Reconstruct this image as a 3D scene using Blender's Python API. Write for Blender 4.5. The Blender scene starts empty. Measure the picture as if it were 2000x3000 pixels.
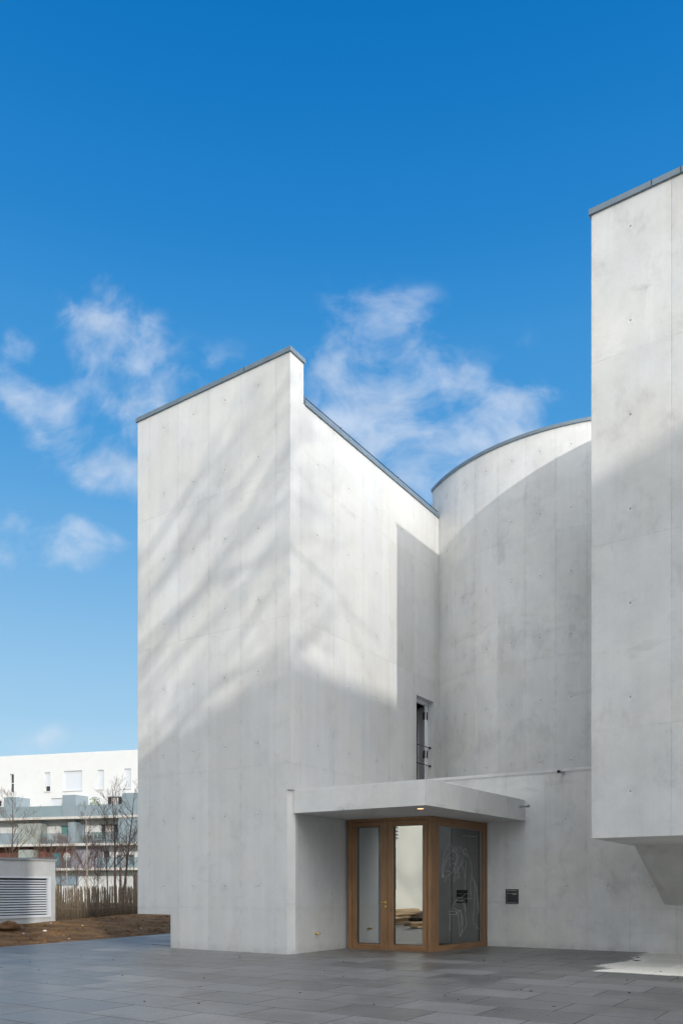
import bpy, bmesh, math, random
from mathutils import Vector, Matrix
R_ = math.radians
scene = bpy.context.scene
COL = scene.collection
F, HZ, CXP, H = 2350.0, 2603.0, 1000.0, 1.35     # focal length in photo pixels, horizon row, centre column, eye height

# ------------------------------------------------------------------ geometry helpers
class V2(tuple): pass
def add(p, *ts):
    x, y = p[0], p[1]
    for (v, k) in ts: x += v[0]*k; y += v[1]*k
    return (x, y)
def unit(v):
    l = math.hypot(v[0], v[1]); return (v[0]/l, v[1]/l)

class MB:
    def __init__(s): s.v=[]; s.f=[]; s.uv=[]; s.sm=[]
    def face(s, pts, uvs=None, smooth=False):
        n=len(s.v); s.v += [tuple(p) for p in pts]; s.f.append(list(range(n, n+len(pts))))
        s.uv.append(uvs if uvs else [(p[0], p[1]) for p in pts]); s.sm.append(smooth)
    def prism(s, pts, z0, z1, uv=None, skip=(), top=True, bottom=True, smooth=False):
        """pts counter-clockwise from above; uv={side:(offset,width,sign)}; z0,z1 numbers"""
        n=len(pts); cum=0.0
        for i in range(n):
            a, b = pts[i], pts[(i+1)%n]; L=math.hypot(b[0]-a[0], b[1]-a[1])
            if i not in skip:
                off, w, sg, base = (uv or {}).get(i, (0.0, 1.2, 1, None))
                if base is None: d0, d1 = (0, L) if sg>0 else (L, 0)
                else: d0, d1 = base, base+L*sg
                u0, u1 = (d0-off)/w, (d1-off)/w
                s.face([(a[0],a[1],z0),(b[0],b[1],z0),(b[0],b[1],z1),(a[0],a[1],z1)], [(u0,z0),(u1,z0),(u1,z1),(u0,z1)], smooth)
            cum+=L
        if top: s.face([(p[0],p[1],z1) for p in pts])
        if bottom: s.face([(p[0],p[1],z0) for p in reversed(pts)])
    def obox(s, c, ux, uy, hx, hy, z0, z1):
        """box with plan centre c, half sizes hx along ux, hy along uy"""
        p=[add(c,(ux,-hx),(uy,-hy)), add(c,(ux,hx),(uy,-hy)), add(c,(ux,hx),(uy,hy)), add(c,(ux,-hx),(uy,hy))]
        ar=sum(p[i][0]*p[(i+1)%4][1]-p[(i+1)%4][0]*p[i][1] for i in range(4))
        if ar<0: p.reverse()
        s.prism(p, z0, z1)
    def beam(s, c, dx, dy, dz):
        """general box: centre c and three half-axis vectors"""
        c=Vector(c); dx=Vector(dx); dy=Vector(dy); dz=Vector(dz)
        if dx.cross(dy).dot(dz)<0: dx=-dx
        P=lambda i,j,k: c+dx*i+dy*j+dz*k
        for q in [((-1,-1,-1),(-1,1,-1),(1,1,-1),(1,-1,-1)),((-1,-1,1),(1,-1,1),(1,1,1),(-1,1,1)),((-1,-1,-1),(1,-1,-1),(1,-1,1),(-1,-1,1)),
                  ((1,-1,-1),(1,1,-1),(1,1,1),(1,-1,1)),((1,1,-1),(-1,1,-1),(-1,1,1),(1,1,1)),((-1,1,-1),(-1,-1,-1),(-1,-1,1),(-1,1,1))]:
            s.face([P(*t) for t in q])
    def tube(s, pts, rad, n=6, cap=True):
        pts=[Vector(p) for p in pts]
        if not hasattr(rad,'__len__'): rad=[rad]*len(pts)
        base=len(s.v); m=len(pts)
        t0=(pts[1]-pts[0]).normalized(); ref=Vector((0,0,1)) if abs(t0.z)<.9 else Vector((1,0,0))
        x=t0.cross(ref).normalized()
        for i in range(m):
            t=(pts[min(i+1,m-1)]-pts[max(i-1,0)]).normalized()
            x=(x-t*x.dot(t))
            x = x.normalized() if x.length>1e-6 else t.orthogonal().normalized()
            y=t.cross(x)
            for k in range(n):
                an=2*math.pi*k/n
                s.v.append(tuple(pts[i]+(x*math.cos(an)+y*math.sin(an))*rad[i]))
        for i in range(m-1):
            for k in range(n):
                a=base+i*n+k; b=base+i*n+(k+1)%n
                s.f.append([a,b,b+n,a+n]); s.uv.append([(k/n,i),((k+1)/n,i),((k+1)/n,i+1),(k/n,i+1)]); s.sm.append(True)
        if cap:
            s.f.append([base+k for k in range(n)][::-1]); s.uv.append([(0,0)]*n); s.sm.append(False)
            s.f.append([base+(m-1)*n+k for k in range(n)]); s.uv.append([(0,0)]*n); s.sm.append(False)
    def ball(s, c, r, rnd=None, flat=1.0):
        bm=bmesh.new(); bmesh.ops.create_icosphere(bm, subdivisions=2, radius=1)
        base=len(s.v)
        for v in bm.verts:
            k=1+(rnd.uniform(-.22,.22) if rnd else 0)
            s.v.append((c[0]+v.co.x*r*k, c[1]+v.co.y*r*k, c[2]+v.co.z*r*k*flat))
        for f in bm.faces:
            s.f.append([base+v.index for v in f.verts]); s.uv.append([(0,0)]*3); s.sm.append(rnd is None)
        bm.free()
    def build(s, name, mat, parent=None, label=None):
        org=ORG.get(parent.name,(0,0,0)) if parent else (0,0,0)
        me=bpy.data.meshes.new(name)
        me.from_pydata([(x-org[0],y-org[1],z-org[2]) for x,y,z in s.v], [], s.f)
        uvl=me.uv_layers.new(name='UVMap'); k=0
        for u in s.uv:
            for c in u: uvl.data[k].uv=c; k+=1
        me.polygons.foreach_set('use_smooth', s.sm)
        for m in (mat if isinstance(mat,(list,tuple)) else [mat]): me.materials.append(m)
        me.update()
        o=bpy.data.objects.new(name, me); COL.objects.link(o)
        if parent: o.parent=parent; ORG[o.name]=org
        if label: o['label']=label
        return o
ORG={}
def thing(name, label, cat, loc=(0,0,0), group=None, kind=None):
    o=bpy.data.objects.new(name, None); COL.objects.link(o); o.location=loc; ORG[o.name]=tuple(loc)
    o.empty_display_size=.3
    return tag(o, label, cat, group, kind)
def tag(o, label=None, cat=None, group=None, kind=None):
    if label: o['label']=label
    if cat: o['category']=cat
    if group: o['group']=group
    if kind: o['kind']=kind
    return o
def hit(u, v, p, d):
    """photo ray (u,v) on the vertical plane through plan point p with plan direction d -> (x,y,z), distance along d"""
    k=(u-CXP)/F
    t=(k*p[1]-p[0])/(d[0]-k*d[1]); x=p[0]+d[0]*t; y=p[1]+d[1]*t
    return (x, y, H+(HZ-v)/F*y), t

# ------------------------------------------------------------------ material helpers
class NT:
    def __init__(s, nt): s.nt=nt; s.L=nt.links
    def n(s, t, **kw):
        nd=s.nt.nodes.new(t)
        for k,v in kw.items(): setattr(nd,k,v)
        return nd
    def put(s, sock, val):
        if val is None: return
        if hasattr(val,'bl_idname') and 'Socket' in val.bl_idname: s.L.new(val, sock)
        else:
            if hasattr(sock.default_value,'__len__') and not hasattr(val,'__len__'): val=[val]*len(sock.default_value)
            if hasattr(val,'__len__') and len(sock.default_value)==4 and len(val)==3: val=(*val,1)
            sock.default_value=val
    def m(s, op, a, b=None, c=None, clamp=False):
        nd=s.n('ShaderNodeMath', operation=op, use_clamp=clamp)
        for i,x in enumerate((a,b,c)): s.put(nd.inputs[i], x) if x is not None else None
        return nd.outputs[0]
    def ss(s, x, lo, hi, o0=0, o1=1):
        nd=s.n('ShaderNodeMapRange', interpolation_type='SMOOTHSTEP')
        for i,v in enumerate((x,lo,hi,o0,o1)): s.put(nd.inputs[i], v)
        return nd.outputs[0]
    def mr(s, x, lo, hi, o0=0, o1=1):
        nd=s.n('ShaderNodeMapRange')
        for i,v in enumerate((x,lo,hi,o0,o1)): s.put(nd.inputs[i], v)
        return nd.outputs[0]
    def xyz(s, x,y,z=0):
        nd=s.n('ShaderNodeCombineXYZ'); s.put(nd.inputs[0],x); s.put(nd.inputs[1],y); s.put(nd.inputs[2],z); return nd.outputs[0]
    def sep(s, v):
        nd=s.n('ShaderNodeSeparateXYZ'); s.put(nd.inputs[0],v); return nd.outputs
    def noise(s, vec, scale, detail=4, rough=.5, dist=0):
        nd=s.n('ShaderNodeTexNoise'); s.put(nd.inputs['Vector'],vec); nd.inputs['Scale'].default_value=scale
        nd.inputs['Detail'].default_value=detail; nd.inputs['Roughness'].default_value=rough; nd.inputs['Distortion'].default_value=dist
        return nd.outputs[0]
    def mix(s, f, a, b, mode='MIX'):
        nd=s.n('ShaderNodeMix', data_type='RGBA', blend_type=mode); s.put(nd.inputs[0],f); s.put(nd.inputs[6],a); s.put(nd.inputs[7],b); return nd.outputs[2]
    def vm(s, op, a, b=None, sc=None):
        nd=s.n('ShaderNodeVectorMath', operation=op); s.put(nd.inputs[0],a)
        if b is not None: s.put(nd.inputs[1],b)
        if sc is not None: nd.inputs[3].default_value=sc
        return nd.outputs[0] if op not in('LENGTH','DOT_PRODUCT') else nd.outputs[1]
def newmat(name):
    m=bpy.data.materials.new(name); m.use_nodes=True; nt=m.node_tree
    b=nt.nodes['Principled BSDF']; return m, NT(nt), b
def geo_pos(n): return n.n('ShaderNodeNewGeometry').outputs['Position']
MATS={}
def simple(name, col, rough=.6, var=.12, scale=6, metal=0, bump=0, bscale=40, spec=.5):
    if name in MATS: return MATS[name]
    m,n,b=newmat(name); p=geo_pos(n)
    k=n.mr(n.noise(p,scale,5,.6),.3,.7,1-var,1+var)
    c=n.mix(1.0,(*col,1),n.xyz(k,k,k),'MULTIPLY')
    n.put(b.inputs['Base Color'],c); b.inputs['Roughness'].default_value=rough; b.inputs['Metallic'].default_value=metal
    b.inputs['Specular IOR Level'].default_value=spec
    if bump:
        bp=n.n('ShaderNodeBump'); bp.inputs['Strength'].default_value=bump; bp.inputs['Distance'].default_value=.02
        n.put(bp.inputs['Height'], n.noise(p,bscale,4)); n.put(b.inputs['Normal'],bp.outputs[0])
    MATS[name]=m; return m
CONC=(.635,.635,.628)
def concrete(w, seed=0.0, tone=1.0, joints=True, st=1.0):
    key=('conc',w,seed,tone,joints,st)
    if key in MATS: return MATS[key]
    m,n,b=newmat('board_formed_concrete'); pos=geo_pos(n)
    uv=n.n('ShaderNodeUVMap', uv_map='UVMap').outputs[0]; x,y,_=n.sep(uv)
    px,py,pz=n.sep(pos)
    off=n.xyz(seed*3.1,seed*1.7,seed)
    P=n.vm('ADD',pos,off)
    big=n.noise(P,.35,5,.55,.3); mid=n.noise(P,1.7,6,.62,.1); fine=n.noise(P,22,4,.6)
    xm=n.m('MULTIPLY',x,w)
    streak=n.noise(n.xyz(n.m('MULTIPLY',xm,7),n.m('MULTIPLY',pz,.35),seed),1,5,.6)
    streak2=n.noise(n.xyz(n.m('MULTIPLY',xm,2.2),n.m('MULTIPLY',pz,.12),seed+5),1,3,.5)
    # stains in drifts along the pour lines
    drift=n.noise(n.xyz(n.m('MULTIPLY',xm,.8),n.m('MULTIPLY',pz,2.6),seed+9),1,6,.65,.25)
    val=n.m('ADD',n.mr(big,.3,.7,-.065*st,.055*st),n.mr(mid,.3,.7,-.065*st,.055*st))
    val=n.m('ADD',val,n.mr(fine,.3,.7,-.02,.02))
    val=n.m('ADD',val,n.mr(streak,.3,.7,-.022,.022))
    val=n.m('ADD',val,n.mr(streak2,.3,.7,-.03,.03))
    dr=n.m('MULTIPLY',n.ss(drift,.56,.72),n.ss(big,.42,.62)); val=n.m('SUBTRACT',val,n.m('MULTIPLY',dr,.15*st))
    blot=n.noise(n.vm('MULTIPLY',P,n.xyz(1,1,.7)),1.3,8,.7,.15); val=n.m('SUBTRACT',val,n.m('MULTIPLY',n.ss(blot,.52,.66),.10*st))
    lime=n.noise(n.xyz(n.m('MULTIPLY',xm,3.2),n.m('MULTIPLY',pz,.25),seed+14),1,5,.6,.5); val=n.m('ADD',val,n.m('MULTIPLY',n.ss(lime,.58,.74),.07*st))
    foot=n.m('MULTIPLY',n.ss(pz,.0,.22,1,0),n.mr(n.noise(P,6,5,.7),.3,.7,.15,1)); val=n.m('SUBTRACT',val,n.m('MULTIPLY',foot,.20))
    pit=n.noise(P,30,2,.5); val=n.m('SUBTRACT',val,n.m('MULTIPLY',n.ss(pit,.70,.76),.14))
    hgt=n.m('MULTIPLY',fine,.12)
    if joints:
        ip=n.m('FLOOR',x); zr=n.m('DIVIDE',n.m('SUBTRACT',y,.92),3.0); iz=n.m('FLOOR',zr)
        wn=n.n('ShaderNodeTexWhiteNoise', noise_dimensions='3D'); n.put(wn.inputs['Vector'],n.xyz(ip,iz,seed+.5))
        val=n.m('ADD',val,n.mr(wn.outputs[0],0,1,-.04,.03))
        gx=n.m('FRACT',x); dj=n.m('MULTIPLY',n.m('MINIMUM',gx,n.m('SUBTRACT',1,gx)),w)
        gz=n.m('FRACT',zr); dz=n.m('MULTIPLY',n.m('MINIMUM',gz,n.m('SUBTRACT',1,gz)),3)
        vis=n.mr(n.noise(n.xyz(ip,n.m('MULTIPLY',pz,.5),2),1.3,2),.35,.6,.25,1)
        jv=n.m('MULTIPLY',n.ss(dj,.003,.011,1,0),vis); jh=n.m('MULTIPLY',n.ss(dz,.003,.010,1,0),n.mr(mid,.4,.6,.25,.9))
        j=n.m('MAXIMUM',jv,jh)
        halo=n.m('MAXIMUM',n.ss(dj,0,.10,1,0),n.m('MULTIPLY',n.ss(dz,0,.12,1,0),.7))
        hs=n.ss(n.noise(P,5,4,.6),.45,.7)
        val=n.m('SUBTRACT',val,n.m('MULTIPLY',n.m('MULTIPLY',halo,hs),.09))
        hx=n.m('MULTIPLY',n.m('SUBTRACT',gx,.5),w)
        hy=n.m('MULTIPLY',n.m('SUBTRACT',n.m('FRACT',n.m('ADD',n.m('DIVIDE',n.m('SUBTRACT',y,1.4),1.5),.5)),.5),1.5)
        r=n.m('SQRT',n.m('ADD',n.m('POWER',n.m('ABSOLUTE',hx),2),n.m('POWER',n.m('ABSOLUTE',hy),2)))
        hole=n.ss(r,.012,.024,1,0); ring=n.m('SUBTRACT',n.ss(r,.034,.046,1,0),hole)
        r2=n.m('SQRT',n.m('ADD',n.m('POWER',n.m('ABSOLUTE',hx),2),n.m('POWER',n.m('ABSOLUTE',n.m('SUBTRACT',hy,.018)),2)))
        smud=n.m('MULTIPLY',n.ss(r,.03,.16,1,0),n.ss(n.noise(P,9,3),.4,.65))
        val=n.m('SUBTRACT',val,n.m('MULTIPLY',smud,.10)); val=n.m('ADD',val,n.m('MULTIPLY',ring,.06))
        k=n.m('MULTIPLY',n.m('SUBTRACT',1,n.m('MULTIPLY',j,.12)),n.m('SUBTRACT',1,n.m('MULTIPLY',hole,.42)))
        hgt=n.m('SUBTRACT',n.m('SUBTRACT',hgt,n.m('MULTIPLY',j,.45)),n.m('MULTIPLY',hole,1.2))
    else: k=1.0
    val=n.m('MULTIPLY',n.m('ADD',1,val),k); val=n.m('MULTIPLY',val,tone)
    hue=n.mr(n.noise(P,.8,3),.3,.7,0,1)
    c=n.mix(hue,(CONC[0]*1.012,CONC[1],CONC[2]*.972,1),(CONC[0]*.985,CONC[1],CONC[2]*1.02,1))
    c=n.mix(1.0,c,n.xyz(val,val,val),'MULTIPLY')
    n.put(b.inputs['Base Color'],c); n.put(b.inputs['Roughness'],n.mr(mid,.3,.7,.55,.8)); b.inputs['Specular IOR Level'].default_value=.35
    bp=n.n('ShaderNodeBump'); bp.inputs['Strength'].default_value=.5; bp.inputs['Distance'].default_value=.01
    n.put(bp.inputs['Height'],hgt); n.put(b.inputs['Normal'],bp.outputs[0])
    MATS[key]=m; return m
def wood(name, along='z', tone=1.0):
    if name in MATS: return MATS[name]
    m,n,b=newmat(name); pos=geo_pos(n); x,y,z=n.sep(pos)
    q=n.m('ADD',n.m('MULTIPLY',x,.83),n.m('MULTIPLY',y,.55)); q2=n.m('SUBTRACT',n.m('MULTIPLY',y,.83),n.m('MULTIPLY',x,.55))
    vec=n.xyz(n.m('MULTIPLY',q,60),n.m('MULTIPLY',q2,60),n.m('MULTIPLY',z,1.6)) if along=='z' else n.xyz(n.m('MULTIPLY',q,2),n.m('MULTIPLY',q2,2),n.m('MULTIPLY',z,60))
    g=n.noise(vec,1,5,.6,.6); g2=n.noise(pos,2.0,3)
    c=n.mix(n.ss(g,.3,.7),(.25*tone,.125*tone,.055*tone,1),(.40*tone,.225*tone,.105*tone,1))
    k=n.mr(g2,.3,.7,.85,1.15); c=n.mix(1.0,c,n.xyz(k,k,k),'MULTIPLY')
    n.put(b.inputs['Base Color'],c); b.inputs['Roughness'].default_value=.42
    bp=n.n('ShaderNodeBump'); bp.inputs['Strength'].default_value=.15; bp.inputs['Distance'].default_value=.003
    n.put(bp.inputs['Height'],g); n.put(b.inputs['Normal'],bp.outputs[0]); MATS[name]=m; return m
def glass(name, refl, tint=(.8,.84,.82), rough=0.0):
    if name in MATS: return MATS[name]
    m=bpy.data.materials.new(name); m.use_nodes=True; nt=m.node_tree; nt.nodes.clear(); n=NT(nt)
    out=n.n('ShaderNodeOutputMaterial'); tr=n.n('ShaderNodeBsdfTransparent'); n.put(tr.inputs[0],(*tint,1))
    gl=n.n('ShaderNodeBsdfGlossy'); gl.inputs['Roughness'].default_value=rough; n.put(gl.inputs[0],(.95,.97,.96,1))
    lw=n.n('ShaderNodeFresnel'); lw.inputs[0].default_value=1.5
    pos=geo_pos(n); bp=n.n('ShaderNodeBump'); bp.inputs['Strength'].default_value=.03; bp.inputs['Distance'].default_value=.02
    n.put(bp.inputs['Height'],n.noise(pos,1.2,2)); n.put(gl.inputs['Normal'],bp.outputs[0])
    f=n.m('ADD',refl,n.m('MULTIPLY',lw.outputs[0],1-refl),clamp=True)
    mx=n.n('ShaderNodeMixShader'); n.put(mx.inputs[0],f); n.L.new(tr.outputs[0],mx.inputs[1]); n.L.new(gl.outputs[0],mx.inputs[2]); n.L.new(mx.outputs[0],out.inputs[0])
    MATS[name]=m; return m

zinc=simple('zinc_flashing',(.20,.255,.30),.45,.10,3,.3)
steel=simple('stainless_steel',(.45,.46,.47),.3,.05,8,.9)
darkmetal=simple('dark_metal',(.05,.055,.06),.4,.1,8,.4)
brass=simple('brass',(.75,.55,.22),.28,.05,9,.9)
whitepaint=simple('white_render',(.60,.605,.605),.8,.025,1.0)
whiteframe=simple('pale_painted_frame',(.72,.74,.76),.4,.03,3)
oakz=wood('oak_upright','z',.84); oakx=wood('oak_rail','x',.80)
doorglass=glass('door_glass',.46,(.55,.6,.58)); sideglass=glass('side_glass',.17,(.80,.82,.79)); winglass=glass('window_glass',.5)
roofmat=simple('roof_membrane',(.40,.41,.41),.8,.1,2)
darkroom=simple('dark_plaster',(.12,.115,.105),.8,.2,1.5)

# ------------------------------------------------------------------ plan of the church
a=unit((-1.498,1.0)); b=unit((.6655,1.0)); P0=(-1.044,16.35)
T=(4.08,13.12); ar=(-a[0],-a[1])
Wj=(3.405,18.83); w=unit((3.645,-2.26)); wn=(-w[1],w[0])     # wn points into the building
if wn[1]<0: wn=(-wn[0],-wn[1])
BW=(1.424,20.06)
bin_=(-b[1],b[0])                                             # into block from face b
LA=4.49; LB=9.0
church=thing('church','white fair-faced concrete church with angular blocks, curved wall and timber corner entrance','church',(P0[0],P0[1],0))
mA=concrete(.93,1.0,1.0,True,.65); mB=concrete(1.22,2.0,.915,True,.6); mC=concrete(.735,3.0,1.08,True,1.15); mR=concrete(1.233,4.0,1.02,True,1.2); mW=concrete(.92,5.0,1.12,True,1.35); mK=concrete(2.4,6.0,1.0)  # tones offset light: entrance and curved walls lifted in shade, sunny face B lowered

# tall block, face towards the left (A) and end faces
ZC=3.372; zo=.755; chA,chB=.085,.175
def P(da,db): return add(P0,(a,da),(b,db))
mb=MB()
uA=lambda d:(d-.38)/.93
def qa(d0,d1,z0,z1): mb.face([(*P(d1,0),z0),(*P(d0,0),z0),(*P(d0,0),z1),(*P(d1,0),z1)],[(uA(d1),z0),(uA(d0),z0),(uA(d0),z1),(uA(d1),z1)])
qa(chA,3.41,0,zo); qa(chA,LA,zo,ZC); qa(0,LA,ZC,12.30)
mb.face([(*P(3.41,0),zo),(*P(LA,0),zo),(*P(LA,LB),zo),(*P(3.41,LB),zo)])                        # overhang soffit
mb.face([(*P(3.41,LB),0),(*P(3.41,0),0),(*P(3.41,0),zo),(*P(3.41,LB),zo)],[(0,0),(7,0),(7,zo),(0,zo)])
mb.face([(*P(LA,LB),zo),(*P(LA,0),zo),(*P(LA,0),11.45),(*P(LA,LB),11.45)],[(0,zo),(7.4,zo),(7.4,11.45),(0,11.45)])
mb.face([(*P(LA,.458),11.45),(*P(LA,0),11.45),(*P(LA,0),12.30),(*P(LA,.458),12.30)],[(7,11.45),(7.4,11.45),(7.4,12.3),(7,12.3)])
mb.face([(*P(0,.458),11.45),(*P(LA,.458),11.45),(*P(LA,.458),12.30),(*P(0,.458),12.30)],[(0,11.45),(4,11.45),(4,12.3),(0,12.3)])
mb.face([(*P(chA,0),0),(*P(0,chB),0),(*P(0,chB),ZC),(*P(chA,0),ZC)],[(.2,0),(.35,0),(.35,3),(.2,3)])
mb.face([(*P(chA,0),ZC),(*P(0,chB),ZC),(*P(0,0),ZC)])
mb.build('wall',mA,church,'pale left-hand wall of the tall block, streaked with branch shadows')
# face B with the window opening
mb=MB(); uB=lambda d:(d-.35)/1.22
wd0,wd1,wz0,wz1=5.39,6.376,4.00,6.385; rec=.19
def qb(d0,d1,z0,z1,o=0):
    p,q=add(P(0,d0),(bin_,o)),add(P(0,d1),(bin_,o))
    mb.face([(*p,z0),(*q,z0),(*q,z1),(*p,z1)],[(uB(d0),z0),(uB(d1),z0),(uB(d1),z1),(uB(d0),z1)])
qb(chB,.26,0,ZC); qb(.26,2.3,0,2.90,.03); qb(2.3,LB,0,2.90,.03); 
mb.face([(*P(0,.26),0),(*add(P(0,.26),(bin_,.03)),0),(*add(P(0,.26),(bin_,.03)),2.90),(*P(0,.26),2.90)])
mb.face([(*P(0,.26),2.9),(*P(0,LB),2.9),(*add(P(0,LB),(bin_,.03)),2.9),(*add(P(0,.26),(bin_,.03)),2.9)])
qb(.26,LB,2.90,ZC); qb(0,LB,ZC,wz0); qb(0,wd0,wz0,wz1); qb(wd1,LB,wz0,wz1); qb(0,LB,wz1,11.45); qb(0,.458,11.45,12.30)
r0,r1=add(P(0,wd0),(bin_,rec)),add(P(0,wd1),(bin_,rec)); q0,q1=P(0,wd0),P(0,wd1)
mb.face([(*q1,wz0),(*r1,wz0),(*r1,wz1),(*q1,wz1)],[(.4,wz0),(.45,wz0),(.45,wz1),(.4,wz1)])
mb.face([(*r0,wz0),(*q0,wz0),(*q0,wz1),(*r0,wz1)],[(.4,wz0),(.45,wz0),(.45,wz1),(.4,wz1)])
mb.face([(*q0,wz1),(*q1,wz1),(*r1,wz1),(*r0,wz1)],[(.4,3.5)]*4); mb.face([(*q1,wz0),(*q0,wz0),(*r0,wz0),(*r1,wz0)],[(.4,3.5)]*4)
mb.face([(*P(0,LB),0),(*P(LA,LB),0),(*P(LA,LB),11.45),(*P(0,LB),11.45)])
mb.face([(*P(0,0),11.45),(*P(0,LB),11.45),(*P(LA,LB),11.45),(*P(LA,0),11.45)])
mb.build('wall',mB,church,'bright right-hand wall of the tall block with narrow window')
# curved wall
CC=(7.462,23.783); CR=5.166
arc=[(CC[0]+CR*math.cos(R_(t)),CC[1]+CR*math.sin(R_(t))) for t in [197+i*1.5 for i in range(66)]]
mb=MB(); uC=lambda i:((197+i*1.5-210.3)*math.pi/180*CR)/.735
for i in range(len(arc)-1):
    p,q=arc[i],arc[i+1]; mb.face([(*p,3.0),(*q,3.0),(*q,12.36),(*p,12.36)],[(uC(i),3),(uC(i+1),3),(uC(i+1),12.36),(uC(i),12.36)],True)
backs=[(13.5,21.5),(13.5,29.0),add(arc[0],(b,8.0))]
ring=arc+backs
for i in range(len(arc)-1,len(ring)):
    p,q=ring[i],ring[(i+1)%len(ring)]; mb.face([(*p,3.0),(*q,3.0),(*q,12.36),(*p,12.36)])
mb.face([(p[0],p[1],12.36) for p in ring])
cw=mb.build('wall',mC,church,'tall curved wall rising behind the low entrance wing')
# overhanging right block
mb=MB(); RL=8.5; RB=7.9
TR=add(T,(ar,RL)); rp=[T,TR,add(TR,(b,RB)),add(T,(b,RB))]
mb.prism(rp,2.17,12.36,uv={0:(0,1.233,1,None),1:(0,1.2,1,None),2:(0,1.2,1,None),3:(0,1.2,1,None)},bottom=True)
mb.build('wall',mR,church,'right-hand block overhanging the paving')
mb=MB()
k0,k1=(5.57,15.27,2.17),(5.81,15.27,2.17); j0=add(Wj,(w,3.93)); j1=add(Wj,(w,4.13)); j2=add(j1,(w,3.2)); k2=add((5.81,15.27),(ar,4.0))
mb.face([k0,(*j0,1.015),(*j1,1.0),k1]); mb.face([k1,(*j1,1.0),(*j2,1.0),(*k2,2.17)])
bk=add((5.57,15.27),(b,2.1))
mb.face([k0,(*bk,2.17),(*add(j0,(wn,.2)),1.015),(*j0,1.015)])
mb.face([(*j0,1.015),(*add(j0,(wn,.2)),1.015),(*add(j2,(wn,.2)),1.0),(*j2,1.0),(*j1,1.0)])
mb.face([(*k2,2.17),(*j2,1.0),(*add(j2,(wn,.3)),1.0),(*add(k2,(b,2.0)),2.17)])
mb.build('support_bracket',concrete(1.2,7.0,.96,False),church,'sloping underside carrying the overhang')
# entrance wing wall
mb=MB()
def wq(d0,d1,z0,z1,o=0):
    p,q=add(Wj,(w,d0),(wn,o)),add(Wj,(w,d1),(wn,o)); uu=lambda d:(d-1.39)/.92
    mb.face([(*p,z0),(*q,z0),(*q,z1),(*p,z1)],[(uu(d0),z0),(uu(d1),z0),(uu(d1),z1),(uu(d0),z1)])
wl=-math.hypot(Wj[0]-BW[0],Wj[1]-BW[1])
wq(0,.93,0,2.90,.03); wq(.93,9.5,0,3.96); wq(wl,.93,2.9,3.96)
pe=add(Wj,(w,.93)); mb.face([(*add(pe,(wn,.03)),0),(*pe,0),(*pe,2.9),(*add(pe,(wn,.03)),2.9)],[(.3,0),(.32,0),(.32,2.9),(.3,2.9)])
mb.face([(*add(Wj,(wn,.3)),0),(*add(Wj,(wn,.03)),0),(*add(Wj,(wn,.03)),2.9),(*add(Wj,(wn,.3)),2.9)])
mb.face([(*add(Wj,(w,wl),(wn,.3)),2.9),(*add(Wj,(w,9.5),(wn,.3)),2.9),(*add(Wj,(w,9.5)),2.9),(*add(Wj,(w,wl)),2.9)][::1])
mb.face([(*add(Wj,(w,9.5),(wn,.3)),0),(*add(Wj,(wn,.3)),0),(*add(Wj,(wn,.3)),2.95),(*add(Wj,(w,9.5),(wn,.3)),2.95)])
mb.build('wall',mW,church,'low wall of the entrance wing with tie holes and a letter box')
mb=MB(); c0=add(Wj,(w,wl+.01)); c1=add(Wj,(w,9.5))
mb.prism([add(c0,(wn,-.022)),add(c1,(wn,-.022)),add(c1,(wn,.28)),add(c0,(wn,.28))],3.96,4.03)
mb.build('parapet_coping',concrete(3,8.0,1.12,False),church)
mb=MB(); mb.prism([add(c0,(wn,.28)),add(c1,(wn,.28)),(14,20),(14,29),add(c0,(b,8))],2.95,3.93); mb.build('roof',roofmat,church)
# vestibule room behind the glass
mb=MB()
i0=add(Wj,(wn,.3)); i1=add(i0,(b,3.2)); i2=add(i1,(w,-3.4))
mb.face([(*i0,0),(*i1,0),(*i1,2.95),(*i0,2.95)]); mb.face([(*i1,0),(*i2,0),(*i2,2.95),(*i1,2.95)])
mb.build('lobby_wall',simple('lobby_plaster',(.55,.53,.49),.8,.08,2),church)
# canopy
K=(1.573,14.85); ct=3.355; cb=2.895
cpts=[P(0,.12),K,add(Wj,(w,.93)),add(Wj,(w,-.0),(wn,.1)),add(BW,(wn,.1)),P(.05,3.4)]
mb=MB(); mb.prism(cpts,cb,ct,uv={0:(-.6,3.6,1,None),1:(.55,2.9,1,None)})
mb.build('canopy',mK,church,'flat concrete canopy over the timber entrance')
# canopy rim
def strip(pa,pb,n_out,z0,z1,out,inn,mb_):
    d=unit((pb[0]-pa[0],pb[1]-pa[1]))
    q=[add(pa,(n_out,out)),add(pb,(n_out,out)),add(pb,(n_out,-inn)),add(pa,(n_out,-inn))]
    arr=sum(q[i][0]*q[(i+1)%4][1]-q[(i+1)%4][0]*q[i][1] for i in range(4))
    if arr<0: q.reverse()
    mb_.prism(q,z0,z1)
n0=unit((-(cpts[1][1]-cpts[0][1])*-1,-(cpts[1][0]-cpts[0][0])))
mb=MB()
rk=[add(cpts[0],(b,.05)),K,add(cpts[2],(w,-.02))]
ins=lambda p: add(p,(unit((1.9-p[0]+.0,17.9-p[1])),.13))
inn=[add(rk[0],(b,.14),(ar,.05)),add(K,(unit((0.15,1)),.17)),add(rk[2],(w,-.14),(wn,-.02))]
mb.prism([rk[0],rk[1],inn[1],inn[0]],ct,ct+.022); mb.prism([rk[1],rk[2],inn[2],inn[1]],ct,ct+.022)
mb.build('canopy_rim',concrete(3,8.0,1.0,False),church)
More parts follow.
